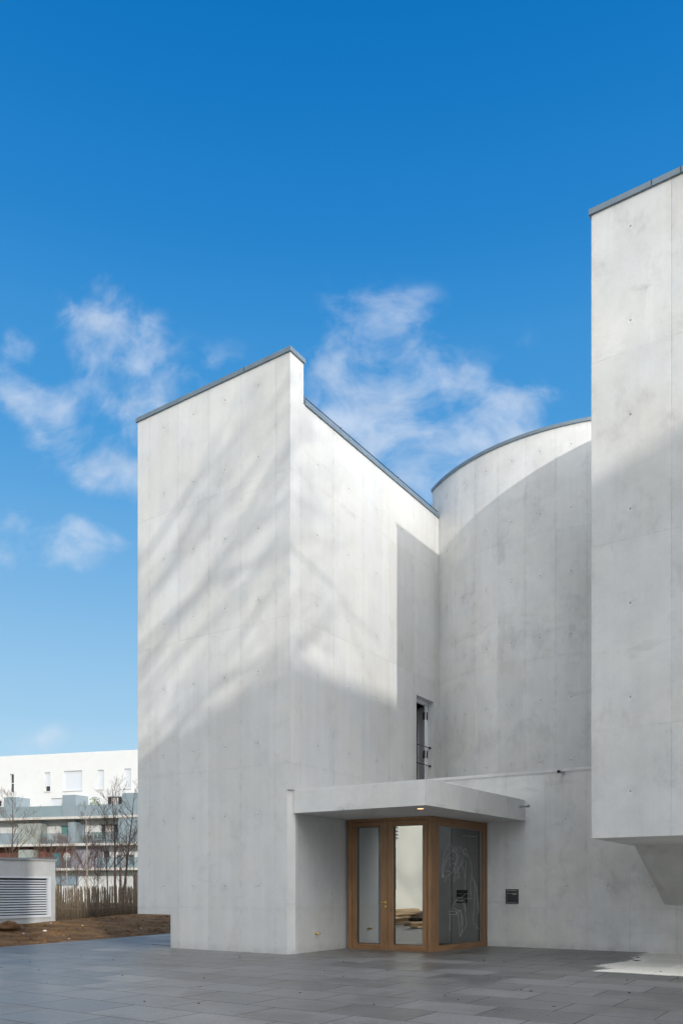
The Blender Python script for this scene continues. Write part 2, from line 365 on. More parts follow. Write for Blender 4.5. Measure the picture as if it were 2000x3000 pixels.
# zinc flashings
def flash(path,z0,z1,out=.034,inn=.22,closed=False,name='flashing',par=church):
    """path walked with the outside on the right-hand side"""
    mb=MB(); n=len(path); off=[];off2=[]
    for i in range(n):
        p=path[i]
        dprev=unit((p[0]-path[i-1][0],p[1]-path[i-1][1])) if i>0 else None
        dnext=unit((path[i+1][0]-p[0],path[i+1][1]-p[1])) if i<n-1 else None
        d1=dprev or dnext; d2=dnext or dprev
        n1=(d1[1],-d1[0]); n2=(d2[1],-d2[0]); bis=unit((n1[0]+n2[0],n1[1]+n2[1])); k=1/max(.3,(bis[0]*n1[0]+bis[1]*n1[1]))
        off.append(add(p,(bis,out*k))); off2.append(add(p,(bis,-inn*k)))
    for i in range(n-1): mb.prism([off[i],off[i+1],off2[i+1],off2[i]],z0,z1)
    return mb.build(name,zinc,par)
flash([add(P(LA,0),(a,.04)),P(0,0),P(0,.458+.03)],12.30,12.39)
flash([P(0,.50),P(0,5.56+1.1)],11.45,11.545)
flash([add(arc[0],(b,1.0)),*arc[::2]],12.36,12.44)
flash([add(T,(b,7.0)),T,TR],12.36,12.45)
# flashing seams
for s in (.95,1.38):
    mb=MB(); mb.obox(add(T,(ar,s),(b,-.036)),ar,b,.005,.005,12.362,12.452); mb.build('flashing_seam',darkmetal,church)
for s in (1.2,):
    mb=MB(); mb.obox(add(P(s,0),(b,-.036)),a,b,.005,.005,12.302,12.392); mb.build('flashing_seam',darkmetal,church)
# thin rail on the parapet
mb=MB(); ro=.02
mb.tube([(*add(P(0,.49),(bin_,ro)),11.63),(*add(P(0,6.65),(bin_,ro)),11.63)],.011,6)
rail=mb.build('roof_rail',darkmetal,church)
for d in (.51,1.9,4.48,6.3):
    mb=MB(); mb.obox(add(P(0,d),(bin_,ro)),b,bin_,.018,.012,11.545,11.66); mb.build('rail_bracket',steel,rail)

# narrow window in face B
mb=MB()
pf=lambda d,o: add(P(0,d),(bin_,o))
mb.obox(pf((wd0+wd1)/2,rec+.035),b,bin_,(wd1-wd0)/2,.035,wz1-.09,wz1)
mb.obox(pf(wd1-.035,rec+.035),b,bin_,.035,.035,wz0,wz1-.09); mb.obox(pf(wd0+.035,rec+.035),b,bin_,.035,.035,wz0,wz1-.09)
mb.obox(pf((wd0+wd1)/2,rec+.035),b,bin_,(wd1-wd0)/2-.07,.035,wz0,wz0+.06)
wnd=mb.build('window',whiteframe,church,'tall narrow window standing open above the canopy')
hp=pf(wd1-.075,rec+.02); ld=unit(add((0,0),(bin_,.85),(b,.527))); ln=(-ld[1],ld[0])
mb=MB()
for (c,hx) in ((.06,.06),(.39,.03)): mb.obox(add(hp,(ld,c)),ld,ln,hx,.028,wz0+.07,wz1-.10)
mb.obox(add(hp,(ld,.21)),ld,ln,.15,.028,wz1-.16,wz1-.10); mb.obox(add(hp,(ld,.21)),ld,ln,.15,.028,wz0+.07,wz0+.15)
sash=mb.build('sash',whiteframe,wnd)
for z in (6.02,4.98,4.22):
    mb=MB(); mb.obox(add(hp,(ld,.012),(ln,.04)),ld,ln,.03,.018,z-.10,z+.10); mb.obox(add(hp,(ld,.012),(ln,-.04)),ld,ln,.03,.018,z-.10,z+.10); mb.build('hinge',darkmetal,wnd)
mb=MB(); mb.obox(add(hp,(ld,.24)),ld,ln,.12,.012,wz0+.15,wz1-.16); mb.build('panel',simple('grey_panel',(.80,.81,.81),.5,.04,3),wnd)
for z in (5.15,4.66):
    mb=MB(); mb.tube([(*pf(wd0+.002,.11),z),(*pf(wd1-.002,.11),z)],.012,8); mb.tube([(*pf(wd1-.03,.11),z),(*pf(wd1-.001,.11),z)],.034,12); mb.build('guard_bar',darkmetal,wnd)

# ------------------------------------------------------------------ timber entrance
D0=(.146,18.06); D1=(1.9,17.06); D2=(3.405,18.86)
e=unit((D1[0]-D0[0],D1[1]-D0[1])); en=(-e[1],e[0]);  en = en if en[1]>0 else (-en[0],-en[1])    # into the lobby
g=unit((D2[0]-D1[0],D2[1]-D1[1])); gn=(-g[1],g[0]);                                               # into the lobby (left)
De=math.hypot(D1[0]-D0[0],D1[1]-D0[1]); Dg=math.hypot(D2[0]-D1[0],D2[1]-D1[1])
ud=lambda u: hit(u,HZ,D0,e)[1]; ug=lambda u: hit(u,HZ,D1,g)[1]
ent=MB()
def ebox(mb,d0,d1,z0,z1,o0,o1,org=D0,dr=e,nn=en): mb.obox(add(org,(dr,(d0+d1)/2),(nn,(o0+o1)/2)),dr,nn,(d1-d0)/2,(o1-o0)/2,z0,z1)
# outer frame of the doors, with a dark shadow gap
jm=ud(1031)
ebox(ent,.0,jm,0,2.892,-.01,.11); ebox(ent,jm,De-.07,2.835,2.892,-.01,.11)
ebox(ent,jm,De-.07,0,.022,.0,.10)
frame=ent.build('door_frame',oakz,church)
mb=MB(); mb.prism([add(D1,(e,-.07),(en,-.012)),add(D1,(e,.0),(en,-.012)),add(D1,(g,.02),(gn,-.012)),add(D1,(g,.085),(gn,-.012)),add(D1,(g,.085),(gn,.11)),add(D1,(e,-.07),(en,.11))],0,2.892)
mb.build('corner_post',oakz,church)
def leaf(u0,u1,gu0,gu1,label,hnd=False):
    d0,d1,g0,g1=ud(u0)+.004,ud(u1)-.004,ud(gu0),ud(gu1); z0,z1,gz0,gz1=.026,2.828,.128,2.72
    mb=MB(); ebox(mb,d0,g0,z0,z1,.012,.085); ebox(mb,g1,d1,z0,z1,.012,.085)
    l=mb.build('door_leaf',oakz,church,label)
    
    for za_,zb_ in ((z0,gz0),(gz1,z1)):
        mb=MB(); ebox(mb,g0,g1,za_,zb_,.014,.083); mb.build('rail',oakx,l)
    mb=MB(); ebox(mb,g0,g1,gz0,gz1,.055,.063); mb.build('glass_pane',doorglass,l)
    # rubber gasket
    mb=MB(); ebox(mb,g0,g0+.014,gz0,gz1,.03,.054); ebox(mb,g1-.014,g1,gz0,gz1,.03,.054); ebox(mb,g0+.014,g1-.014,gz0,gz0+.012,.03,.054); ebox(mb,g0+.014,g1-.014,gz1-.012,gz1,.03,.054)
    mb.build('glazing_gasket',darkmetal,l)
    if hnd:
        hd=ud(1128.5); mb=MB()
        p=lambda d,o,z:(*add(D0,(e,d),(en,o)),z)
        mb.tube([p(hd,.012,1.05),p(hd,-.004,1.05)],.027,14); mb.tube([p(hd,0,1.05),p(hd,-.052,1.05),p(hd-.02,-.06,1.05),p(hd-.145,-.06,1.05)],.010,8)
        mb.build('handle',brass,l)
        mb=MB(); mb.tube([p(hd,.012,.955),p(hd,.002,.955)],.026,14); kp=mb.build('keyhole_plate',brass,l)
        mb=MB(); mb.obox(add(D0,(e,hd),(en,-.001)),e,en,.005,.003,.935,.968); mb.build('keyhole',darkmetal,l)
    return l
leaf(1030.5,1134.6,1045,1113.5,'left door leaf with brass lever handle',True)
lf=leaf(1134.6,1250.5,1152,1237,'right door leaf mirroring a sunlit wall')
mb=MB(); dd=ud(1143); mb.tube([(*add(D0,(e,dd),(en,.013)),.87),(*add(D0,(e,dd),(en,.006)),.87)],.012,10); mb.build('lock',darkmetal,lf)
# side light
s0,s1=.085,Dg; q0,q1=ug(1284),ug(1412)
mb=MB(); ebox(mb,s0,q0,0,2.892,-.008,.10,D1,g,gn)
side=mb.build('side_window_frame',oakz,church)
mb=MB(); ebox(mb,q1,s1,0,2.892,-.008,.10,D1,g,gn); mb.build('jamb',oakz,side)
for za_,zb_ in ((0,.12),(2.70,2.892)):
    mb=MB(); ebox(mb,q0,q1,za_,zb_,-.006,.098,D1,g,gn); mb.build('rail',oakx,side)
mb=MB(); ebox(mb,q0,q1,.12,2.70,.050,.058,D1,g,gn); sg=mb.build('glass_pane',sideglass,side,'tall side pane with a white line drawing')
mb=MB(); ebox(mb,q0,q0+.014,.12,2.70,.03,.049,D1,g,gn); ebox(mb,q1-.014,q1,.12,2.70,.03,.049,D1,g,gn); ebox(mb,q0+.014,q1-.014,2.69,2.70,.03,.049,D1,g,gn); mb.build('glazing_gasket',steel,side)
# line drawing on the pane (coordinates on the photo crop, carried onto the pane's own plane)
strokes=[[(225,960),(215,850),(222,760),(235,620),(265,500),(310,410),(350,360),(380,342),(400,375),(405,440),(400,495)],
[(238,760),(262,660),(290,590),(330,535),(375,503)],[(232,960),(238,860),(262,740),(300,655),(340,600),(375,570)],
[(435,605),(400,605),(375,630),(370,680),(360,735),(385,760),(405,800),(415,850),(400,880),(350,905),(300,960),(265,1035)],
[(280,835),(330,835),(375,855),(400,882)],[(240,910),(262,925),(262,950),(240,965),(232,940),(240,910)],
[(430,470),(445,420),(470,395),(490,420),(470,450),(490,470),(450,480),(430,455),(455,430)],[(490,470),(520,420),(548,373),(570,400),(575,450)],
[(440,490),(480,495),(500,540),(520,500),(545,480),(560,478)],[(470,740),(450,700),(435,690),(400,720),(385,745)],[(490,500),(485,580),(470,660),(465,745)],
[(510,540),(500,620),(480,700),(470,750)],[(555,540),(530,600),(515,680),(505,760),(490,860),(470,870)],[(430,850),(440,780),(455,770),(460,850),(470,960),(490,985),(455,1030),(435,1025),(450,930)],
[(500,870),(520,800),(560,720),(610,680)],[(515,850),(545,780),(600,690)],[(645,640),(600,655),(565,680),(540,720)],[(570,660),(600,600),(630,550),(635,520)],
[(600,480),(620,440),(655,410),(675,440),(665,490),(635,520),(610,490),(625,450),(650,440)],[(670,500),(690,520),(670,540),(690,580)],
[(695,530),(730,620),(755,700),(770,790),(768,880)],[(540,860),(530,920),(540,985)],[(510,850),(505,930),(530,980)],[(590,720),(620,830),(640,950),(640,1060),(650,1200)],
[(655,960),(650,850),(665,720),(665,650)],[(768,880),(790,970),(835,1060)],[(765,900),(750,1000),(745,1150),(765,1320)],[(835,1060),(820,1200),(815,1400),(800,1700),(800,1780)],
[(860,1100),(880,1300),(900,1500),(890,1640)],[(780,960),(820,1050),(850,1180),(860,1350),(880,1560)],[(490,1178),(680,1178)],[(620,1265),(735,1262)],[(590,1330),(600,1300),(650,1300)],
[(490,1380),(515,1325),(580,1335),(640,1345),(645,1370),(600,1395),(510,1392),(490,1380)],[(515,1360),(560,1350),(610,1375),(590,1390),(520,1380),(515,1360)],
[(640,1345),(760,1345),(770,1365)],[(490,1380),(450,1430),(410,1520),(395,1580)],[(355,1588),(480,1588),(495,1620),(530,1580),(570,1570),(560,1600)],[(357,1645),(490,1650),(520,1660)],
[(355,1588),(360,1650)],[(430,1525),(460,1530),(490,1565),(560,1568)],[(360,1655),(365,1750),(357,1960)],[(515,1660),(530,1800),(545,1960),(555,2060)],[(565,1570),(575,1700),(580,1850),(595,1990)],
[(555,2060),(590,1985),(660,1870),(672,1820),(655,1660),(640,1540),(610,1420)],[(580,1640),(600,1720),(605,1850)],[(640,1400),(650,1520),(672,1600)],[(800,1790),(830,1830),(860,1880),(905,1920)],
[(600,185),(700,185),(880,200)],[(495,1600),(480,1620),(520,1640),(540,1590)]]
gp=add(D1,(gn,.0475))
mb=MB()
for st in strokes:
    pts=[Vector(hit(1260+x/6.356,2420+y/6.356,gp,g)[0]) for x,y in st]
    # smooth with a Catmull-Rom walk
    out=[]
    for i in range(len(pts)-1):
        p_0,p_1,p_2,p_3=pts[max(i-1,0)],pts[i],pts[i+1],pts[min(i+2,len(pts)-1)]
        for k in range(3):
            t=k/3; out.append(.5*((2*p_1)+(-p_0+p_2)*t+(2*p_0-5*p_1+4*p_2-p_3)*t*t+(-p_0+3*p_1-3*p_2+p_3)*t**3))
    out.append(pts[-1]); mb.tube(out,.0030,4)
mb.build('line_drawing',simple('etched_line',(.62,.63,.62),.7,.1,8),sg)
# lobby furniture seen faintly through glass: floor mat
mb=MB(); mb.obox(add(D0,(e,1.25),(en,.75)),e,en,.55,.35,.006,.022); tag(mb.build('door_mat',simple('dark_mat',(.02,.02,.02),.95,.2,60)),'black floor mat just inside the glazed entrance doors','mat')
# downlight
mb=MB(); mb.tube([(1.52,15.47,2.888),(1.52,15.47,2.9)],.080,24); dl=mb.build('downlight',whiteframe,church,'lit round lamp in the canopy soffit')
m,n_,b_=newmat('lamp_glow'); b_.inputs['Base Color'].default_value=(1,.8,.6,1); b_.inputs['Emission Color'].default_value=(1,.50,.20,1); b_.inputs['Emission Strength'].default_value=2.6
mb=MB(); mb.tube([(1.52,15.47,2.886),(1.52,15.47,2.888)],.062,24); mb.build('bulb',m,dl)
# drain spouts
def spout(p,dr,L,z,r=.033):
    mb=MB(); q=add(p,(dr,L)); mb.tube([(*p,z),(*q,z-.01)],r,14,cap=False); mb.tube([(*q,z-.01),(*add(p,(dr,.0)),z)],r*.86,14,cap=False); mb.tube([(*add(p,(dr,-.01)),z),(*add(p,(dr,.014)),z)],r*1.5,14)
    o=mb.build('drain_spout',steel,church); 
    mb=MB(); mb.tube([(*add(p,(dr,L*.3)),z),(*add(p,(dr,L*.32)),z)],r*.86,12); mb.build('bore',darkmetal,o)
spout((4.02,18.11),(.8,-.6),.225,3.21); spout((4.944,17.90),(-.527,-.85),.36,3.925,.036)
# water tap stub
tp,_=hit(928,2734,P(0,0),b); tz=.39
mb=MB(); nb=(-bin_[0],-bin_[1]); pp=(tp[0],tp[1]); mb.tube([(*add(pp,(bin_,.03)),tz),(*add(pp,(nb,.045)),tz)],.026,12); mb.tube([(*add(pp,(nb,.045)),tz),(*add(pp,(nb,.085)),tz)],.019,12)
tapo=mb.build('water_tap',brass); tag(tapo,'small brass tap stub on the concrete wall left of the doors','tap')
mb=MB(); mb.tube([(*add(pp,(nb,.085)),tz),(*add(pp,(nb,.087)),tz)],.015,12); mb.build('outlet',darkmetal,tapo)
# letter box let into the wall
l0,l1=hit(1479.6,2605,Wj,w)[1],hit(1516.8,2605,Wj,w)[1]; lz0,lz1=1.0,1.335
lb=MB(); 
def wbox(mb,d0,d1,z0,z1,o0,o1): mb.obox(add(Wj,(w,(d0+d1)/2),(wn,(o0+o1)/2)),w,wn,(d1-d0)/2,(o1-o0)/2,z0,z1)
antr=simple('anthracite_metal',(.035,.038,.042),.45,.08,12,.2)
wbox(lb,l0,l0+.022,lz0,lz1,.008,.04); wbox(lb,l1-.022,l1,lz0,lz1,.008,.04); wbox(lb,l0+.022,l1-.022,lz1-.022,lz1,.008,.04); wbox(lb,l0+.022,l1-.022,lz0,lz0+.022,.008,.04)
lbo=lb.build('letter_box',antr); tag(lbo,'dark square letter box let into the wall right of the glazed entrance','letter box')
mb=MB(); wbox(mb,l0+.03,l1-.03,lz0+.03,lz1-.105,.020,.04); mb.build('door',antr,lbo)
mb=MB(); wbox(mb,l0+.03,l1-.03,lz1-.097,lz1-.034,.016,.03); mb.build('flap',simple('grey_flap',(.06,.065,.07),.4,.05,9,.2),lbo)
mb=MB(); wbox(mb,l1-.14,l1-.05,lz1-.128,lz1-.110,.0165,.02); mb.build('name_plate',simple('plate_white',(.55,.56,.56),.5,.02,5),lbo)

# ------------------------------------------------------------------ paving and ground
def paving_mat():
    m,n,bs=newmat('wet_stone_paving'); pos=geo_pos(n); x,y,z=n.sep(pos)
    A=n.m('ADD',n.m('MULTIPLY',x,ar[0]),n.m('MULTIPLY',y,ar[1])); B=n.m('ADD',n.m('MULTIPLY',x,b[0]),n.m('MULTIPLY',y,b[1]))
    vec=n.xyz(n.m('ADD',A,.42),n.m('ADD',B,.19))
    br=n.n('ShaderNodeTexBrick',offset=.42,offset_frequency=2,squash=1,squash_frequency=1); n.put(br.inputs['Vector'],vec)
    n.put(br.inputs['Color1'],(0,0,0)); n.put(br.inputs['Color2'],(1,1,1)); n.put(br.inputs['Mortar'],(.5,.5,.5))
    for k,v in (('Scale',1.0),('Mortar Size',.010),('Mortar Smooth',.25),('Bias',0.0),('Brick Width',1.05),('Row Height',.735)): br.inputs[k].default_value=v
    tile=n.sep(br.outputs['Color'])[0]; mort=br.outputs['Fac']
    mid=n.noise(pos,1.1,5,.6,.4); fine=n.noise(pos,110,3,.7); spk=n.noise(pos,30,5,.8); big=n.noise(pos,.3,3)
    val=n.m('ADD',n.mr(mid,.3,.7,-.16,.16),n.mr(tile,0,1,-.26,.26)); val=n.m('ADD',val,n.mr(spk,.35,.65,-.6,.6)); val=n.m('ADD',val,n.mr(fine,.3,.7,-.16,.16))
    k=n.m('ADD',1,val)
    wet=n.mix(1.0,(.152,.15,.147,1),n.xyz(k,k,k),'MULTIPLY')
    # brown tinge in patches
    wet=n.mix(n.m('MULTIPLY',n.ss(n.noise(pos,.8,4,.6),.50,.68),.5),wet,(.10,.088,.074,1))
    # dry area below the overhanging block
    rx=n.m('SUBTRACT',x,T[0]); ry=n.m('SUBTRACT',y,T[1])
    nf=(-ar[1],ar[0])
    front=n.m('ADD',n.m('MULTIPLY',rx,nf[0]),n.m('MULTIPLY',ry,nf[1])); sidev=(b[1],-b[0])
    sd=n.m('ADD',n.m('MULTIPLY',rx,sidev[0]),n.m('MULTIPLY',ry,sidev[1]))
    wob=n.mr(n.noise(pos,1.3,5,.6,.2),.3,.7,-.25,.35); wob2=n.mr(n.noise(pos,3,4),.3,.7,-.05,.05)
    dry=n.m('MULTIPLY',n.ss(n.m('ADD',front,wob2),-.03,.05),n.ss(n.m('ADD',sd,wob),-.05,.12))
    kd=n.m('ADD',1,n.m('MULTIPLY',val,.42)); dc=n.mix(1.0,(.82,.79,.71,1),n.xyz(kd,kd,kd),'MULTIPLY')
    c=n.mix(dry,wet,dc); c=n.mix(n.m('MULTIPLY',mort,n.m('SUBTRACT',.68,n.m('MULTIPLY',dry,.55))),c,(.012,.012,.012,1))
    n.put(bs.inputs['Base Color'],c)
    ro=n.m('ADD',n.mr(mid,.3,.7,.33,.52),n.mr(tile,0,1,-.07,.10)); ro=n.m('ADD',ro,n.mr(spk,.3,.7,-.12,.12))
    n.put(bs.inputs['Roughness'],n.m('ADD',n.m('ADD',ro,n.m('MULTIPLY',mort,.4)),n.m('MULTIPLY',dry,.45))); n.put(bs.inputs['Specular IOR Level'],n.m('SUBTRACT',.66,n.m('MULTIPLY',dry,.35)))
    bp=n.n('ShaderNodeBump'); bp.inputs['Strength'].default_value=.35; bp.inputs['Distance'].default_value=.006
    n.put(bp.inputs['Height'],n.m('SUBTRACT',n.m('ADD',n.m('MULTIPLY',spk,.5),n.m('MULTIPLY',tile,.25)),n.m('MULTIPLY',mort,1.2))); n.put(bs.inputs['Normal'],bp.outputs[0])
    return m
L0=(-7.85,18.44); ld_=unit((2.72,5.65)); lnn=(-ld_[1],ld_[0])    # soil lies on the left of the edge line
EA=add(L0,(ld_,-70)); EB=add(L0,(ld_,30))
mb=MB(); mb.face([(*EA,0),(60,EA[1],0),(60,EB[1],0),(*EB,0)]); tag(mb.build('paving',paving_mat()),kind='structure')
mb=MB(); S=2500; mb.face([(-S,-S,-.06),(S,-S,-.06),(S,S,-.06),(-S,S,-.06)]); tag(mb.build('ground',simple('rough_grass_ground',(.07,.08,.04),.95,.3,.4)),kind='structure')
# soil bed
def soil_mat():
    m,n,bs=newmat('bare_soil'); pos=geo_pos(n)
    n1=n.noise(pos,1.3,6,.65); n2=n.noise(pos,14,5,.7); n3=n.noise(pos,60,3,.7)
    c=n.mix(n.ss(n1,.35,.65),(.12,.066,.031,1),(.25,.145,.066,1)); k=n.m('ADD',.62,n.m('MULTIPLY',n2,.75)); k=n.m('MULTIPLY',k,n.mr(n3,.3,.7,.8,1.2))
    c=n.mix(1.0,c,n.xyz(k,k,k),'MULTIPLY'); c=n.mix(n.ss(n3,.70,.78),c,(.30,.27,.22,1))
    n.put(bs.inputs['Base Color'],c); bs.inputs['Roughness'].default_value=.95; bs.inputs['Specular IOR Level'].default_value=.2
    bp=n.n('ShaderNodeBump'); bp.inputs['Strength'].default_value=1.0; bp.inputs['Distance'].default_value=.06; n.put(bp.inputs['Height'],n.m('ADD',n.noise(pos,7,6,.7),n.m('MULTIPLY',n2,.4))); n.put(bs.inputs['Normal'],bp.outputs[0])
    return m
from mathutils import noise as mno
def soil_h(s,q):
    t=min(1,max(0,q/4.5)); base=.01+.26*t*t*(3-2*t)
    return base+min(1,q/.5)*(.035*mno.noise((s*.9,q*.9,0))+.05*mno.noise((s*.35,q*.4,3))+.018*mno.noise((s*3.1,q*3.1,7)))
mb=MB(); ss=[-12+i*.25 for i in range(180)]; qs=[0,.06,.15,.3]+[.3+.3*(i+1) for i in range(34)]+[12,16,22,32]
idx={}
for i,s in enumerate(ss):
    for j,q in enumerate(qs):
        p=add(L0,(ld_,s),(lnn,q)); idx[i,j]=len(mb.v)
        mb.v.append((p[0],p[1],soil_h(s,q) if q>0 else -.05))
for i in range(len(ss)-1):
    for j in range(len(qs)-1):
        mb.f.append([idx[i,j],idx[i+1,j],idx[i+1,j+1],idx[i,j+1]]); mb.uv.append([(0,0)]*4); mb.sm.append(True)
soil=mb.build('soil_bed',soil_mat()); tag(soil,kind='structure')
def soil_z(x,y):
    dx,dy=x-L0[0],y-L0[1]; return soil_h(dx*ld_[0]+dy*ld_[1], dx*lnn[0]+dy*lnn[1])
rnd=random.Random(5)
def gpt(u,v,z=0):
    y=F*(H-z)/(v-HZ); return ((u-CXP)/F*y,y)
# pale stones on the soil
stone=simple('pale_stone',(.62,.60,.55),.8,.1,20)
for (u,v,r,lab) in ((132,2741,.055,'largest pale flat stone on the sunlit soil'),(412,2727.5,.05,'pale stone on dark soil just left of the church overhang'),(70,2746,.035,'small pale stone on shaded soil below the louvred panel'),(150,2703,.03,'pale pebble by the corner of the louvred building'),(243,2706,.03,'pale pebble on sunlit soil before the paling fence'),(203,2753,.028,'pale pebble near the edge between soil and paving')):
    x,y=gpt(u,v,.15); zz=soil_z(x,y); x,y=gpt(u,v,zz); mb=MB(); mb.ball((x,y,soil_z(x,y)+r*.25),r,rnd,.45); tag(mb.build('stone',stone),lab,'stone',None)
# clods of earth: uncountable
mb=MB()
for i in range(1100):
    s=rnd.uniform(-4,16); q=abs(rnd.gauss(0,3))+.15; p=add(L0,(ld_,s),(lnn,q)); r=rnd.uniform(.015,.055); mb.ball((p[0],p[1],soil_h(s,q)+r*.2),r,rnd,.6)
tag(mb.build('earth_clods',soil.data.materials[0]),'loose brown clods scattered over the bare soil bed','soil clods',kind='stuff')
mb=MB()
p=gpt(25,2716,.28); mb.ball((p[0],p[1],.26),.34,rnd,.5); mb.ball((p[0]-.3,p[1]+.1,.24),.25,rnd,.5)
tag(mb.build('earth_heap',soil.data.materials[0]),'small heap of dark earth against the louvred building','earth heap')
# leaf litter on paving
mb=MB()
for i in range(70):
    x=rnd.uniform(-9,9); y=rnd.uniform(7.5,17)
    if y>15.5 and x>-1: continue
    r=rnd.uniform(.006,.014); an=rnd.uniform(0,6.28); c_,s_=math.cos(an),math.sin(an)
    mb.beam((x,y,.006),(r*c_*1.5,r*s_*1.5,.002),(-r*s_*.7,r*c_*.7,.001),(0,0,.003))
tag(mb.build('leaf_litter',simple('dead_leaf',(.03,.02,.012),.8,.3,30)),'tiny dark leaf scraps strewn over the wet paving','leaf litter',kind='stuff')
for (u,v,l,lab) in ((1864,2816,.09,'larger dark fallen leaf at the edge of the dry patch'),(1867,2806.5,.05,'smaller dark fallen leaf at the edge of the dry patch'),(586,2893.5,.03,'dark scrap of leaf on the paving left of the tall block')):
    x,y=gpt(u,v); mb=MB(); mb.face([(x-l,y,.006),(x-l*.2,y-l*.4,.02),(x+l,y+.01,.008),(x+l*.1,y+l*.45,.022)]); mb.face([(x-l,y,.005),(x+l*.1,y+l*.45,.021),(x+l,y+.01,.007),(x-l*.2,y-l*.4,.019)]); tag(mb.build('leaf',simple('dead_leaf',(.03,.02,.012),.8,.3,30)),lab,'leaf')
# wet puddle by the church base, drawn as a thin dark slab
x,y=gpt(478,2768); mb=MB(); mb.obox((x,y),ar,b,.30,.06,-.01,.008); tag(mb.build('wet_puddle',simple('puddle_dark',(.02,.022,.025),.3,.2,10,.3)),'dark wet puddle on the paving beside the church overhang','puddle')

# ------------------------------------------------------------------ louvred utility building
UC=(-.3562*26,26.0)
ub=thing('utility_building','low pale concrete building with a big white louvred panel','utility building',(UC[0],UC[1],.2))
ul=(-b[0],-b[1]); UL=12.0; ut=2.235
pu=lambda d: add(UC,(ul,d))
pd0=hit(148.5,HZ,UC,ul)[1]; pz1=H+(HZ-2569)/F*25.8; pz0=H+(HZ-2687)/F*25.7
mb=MB(); o=bin_   # away from the yard
# wall with opening for louvres
def uq(d0,d1,z0,z1,off=0): mb.face([(*add(pu(d1),(o,off)),z0),(*add(pu(d0),(o,off)),z0),(*add(pu(d0),(o,off)),z1),(*add(pu(d1),(o,off)),z1)],[(d1/1.2,z0),(d0/1.2,z0),(d0/1.2,z1),(d1/1.2,z1)])
pdE=7.5
uq(0,pd0,-.1,ut); uq(pdE,UL,-.1,ut); uq(pd0,pdE,-.1,pz0); uq(pd0,pdE,pz1,ut)
for (d,sg) in ((pd0,1),(pdE,-1)): mb.face([(*pu(d),pz0),(*add(pu(d),(o,.3)),pz0),(*add(pu(d),(o,.3)),pz1),(*pu(d),pz1)])
uq(pd0,pdE,pz0,pz1,.3)
mb.prism([add(pu(0),(o,.0)),add(pu(0),(o,5)),add(pu(UL),(o,5)),add(pu(UL),(o,.0))],-.1,ut,skip=(3,),bottom=False)
mb.build('wall',concrete(1.2,11.0,.74,False),ub)
mb=MB(); uq(pd0,pdE,pz0,pz1,.2); mb.build('shade_backing',darkmetal,ub)  # dark sheet standing in for the shade between the slats
mb=MB(); q=[add(pu(-.03),(o,-.03)),add(pu(-.03),(o,5.03)),add(pu(UL),(o,5.03)),add(pu(UL),(o,-.03))]; mb.prism(q,ut,ut+.055); mb.build('roof_edge',simple('grey_cap',(.30,.30,.29),.7,.08,3),ub)
mb=MB(); lw_=.09
louv=simple('louvre_white',(.60,.62,.65),.4,.04,3)
def ubx(mb,d0,d1,z0,z1,o0,o1): mb.obox(add(pu((d0+d1)/2),(o,(o0+o1)/2)),ul,o,(d1-d0)/2,(o1-o0)/2,z0,z1)
ubx(mb,pd0,pd0+lw_,pz0,pz1,-.03,.10); ubx(mb,pdE-lw_,pdE,pz0,pz1,-.03,.10); ubx(mb,pd0+lw_,pdE-lw_,pz1-.05,pz1,-.03,.10); ubx(mb,pd0+lw_,pdE-lw_,pz0,pz0+.08,-.03,.10)
lp=mb.build('louvre_panel',louv,ub)
mb=MB(); ns=14; za,zb=pz0+.10,pz1-.09
for i in range(ns):
    z=za+(zb-za)*(i+.5)/ns; pm=add(pu((pd0+lw_+pdE-lw_)/2),(o,.04)); hl=(pdE-pd0-2*lw_)/2-.004
    mb.beam((*pm,z),(ul[0]*hl,ul[1]*hl,0),(o[0]*.03,o[1]*.03,.022),(o[0]*-.002,o[1]*-.002,.003))
mb.build('slats',louv,lp)
# ------------------------------------------------------------------ paling fence
rnd=random.Random(11)
f0=(-9.80,26.6); f1=(-8.80,35.2); fd=unit((f1[0]-f0[0],f1[1]-f0[1])); FLn=15.5
fence=thing('paling_fence','rustic chestnut paling fence of thin split stakes wired together','fence',(f0[0],f0[1],.2))
pal=simple('weathered_chestnut',(.15,.115,.075),.9,.35,9,bump=.4)
mb=MB(); d=0
while d<FLn:
    p=add(f0,(fd,d)); zg=soil_z(*p)-.08; hh=1.22+rnd.uniform(-.09,.06); r=rnd.uniform(.022,.036); lx,ly=rnd.uniform(-.05,.05),rnd.uniform(-.09,.09)
    px_,py_=fd[0]*ly,fd[1]*ly
    mb.tube([(p[0],p[1],zg),(p[0]+px_*.5+rnd.uniform(-.015,.015),p[1]+py_*.5,zg+hh*.5),(p[0]+px_+lx*.3,p[1]+py_,zg+hh-.05),(p[0]+px_+lx*.3,p[1]+py_,zg+hh+.03)],[r,r*.95,r*.85,r*.25],5)
    d+=rnd.uniform(.09,.165)
mb.build('pale_row',pal,fence)
mb=MB()
for zz in (.35,.95):
    pts=[(*add(f0,(fd,i*.5)),soil_z(*add(f0,(fd,i*.5)))+zz+.02*math.sin(i)) for i in range(int(FLn*2)+1)]; mb.tube(pts,.006,4)
mb.build('wire',steel,fence)
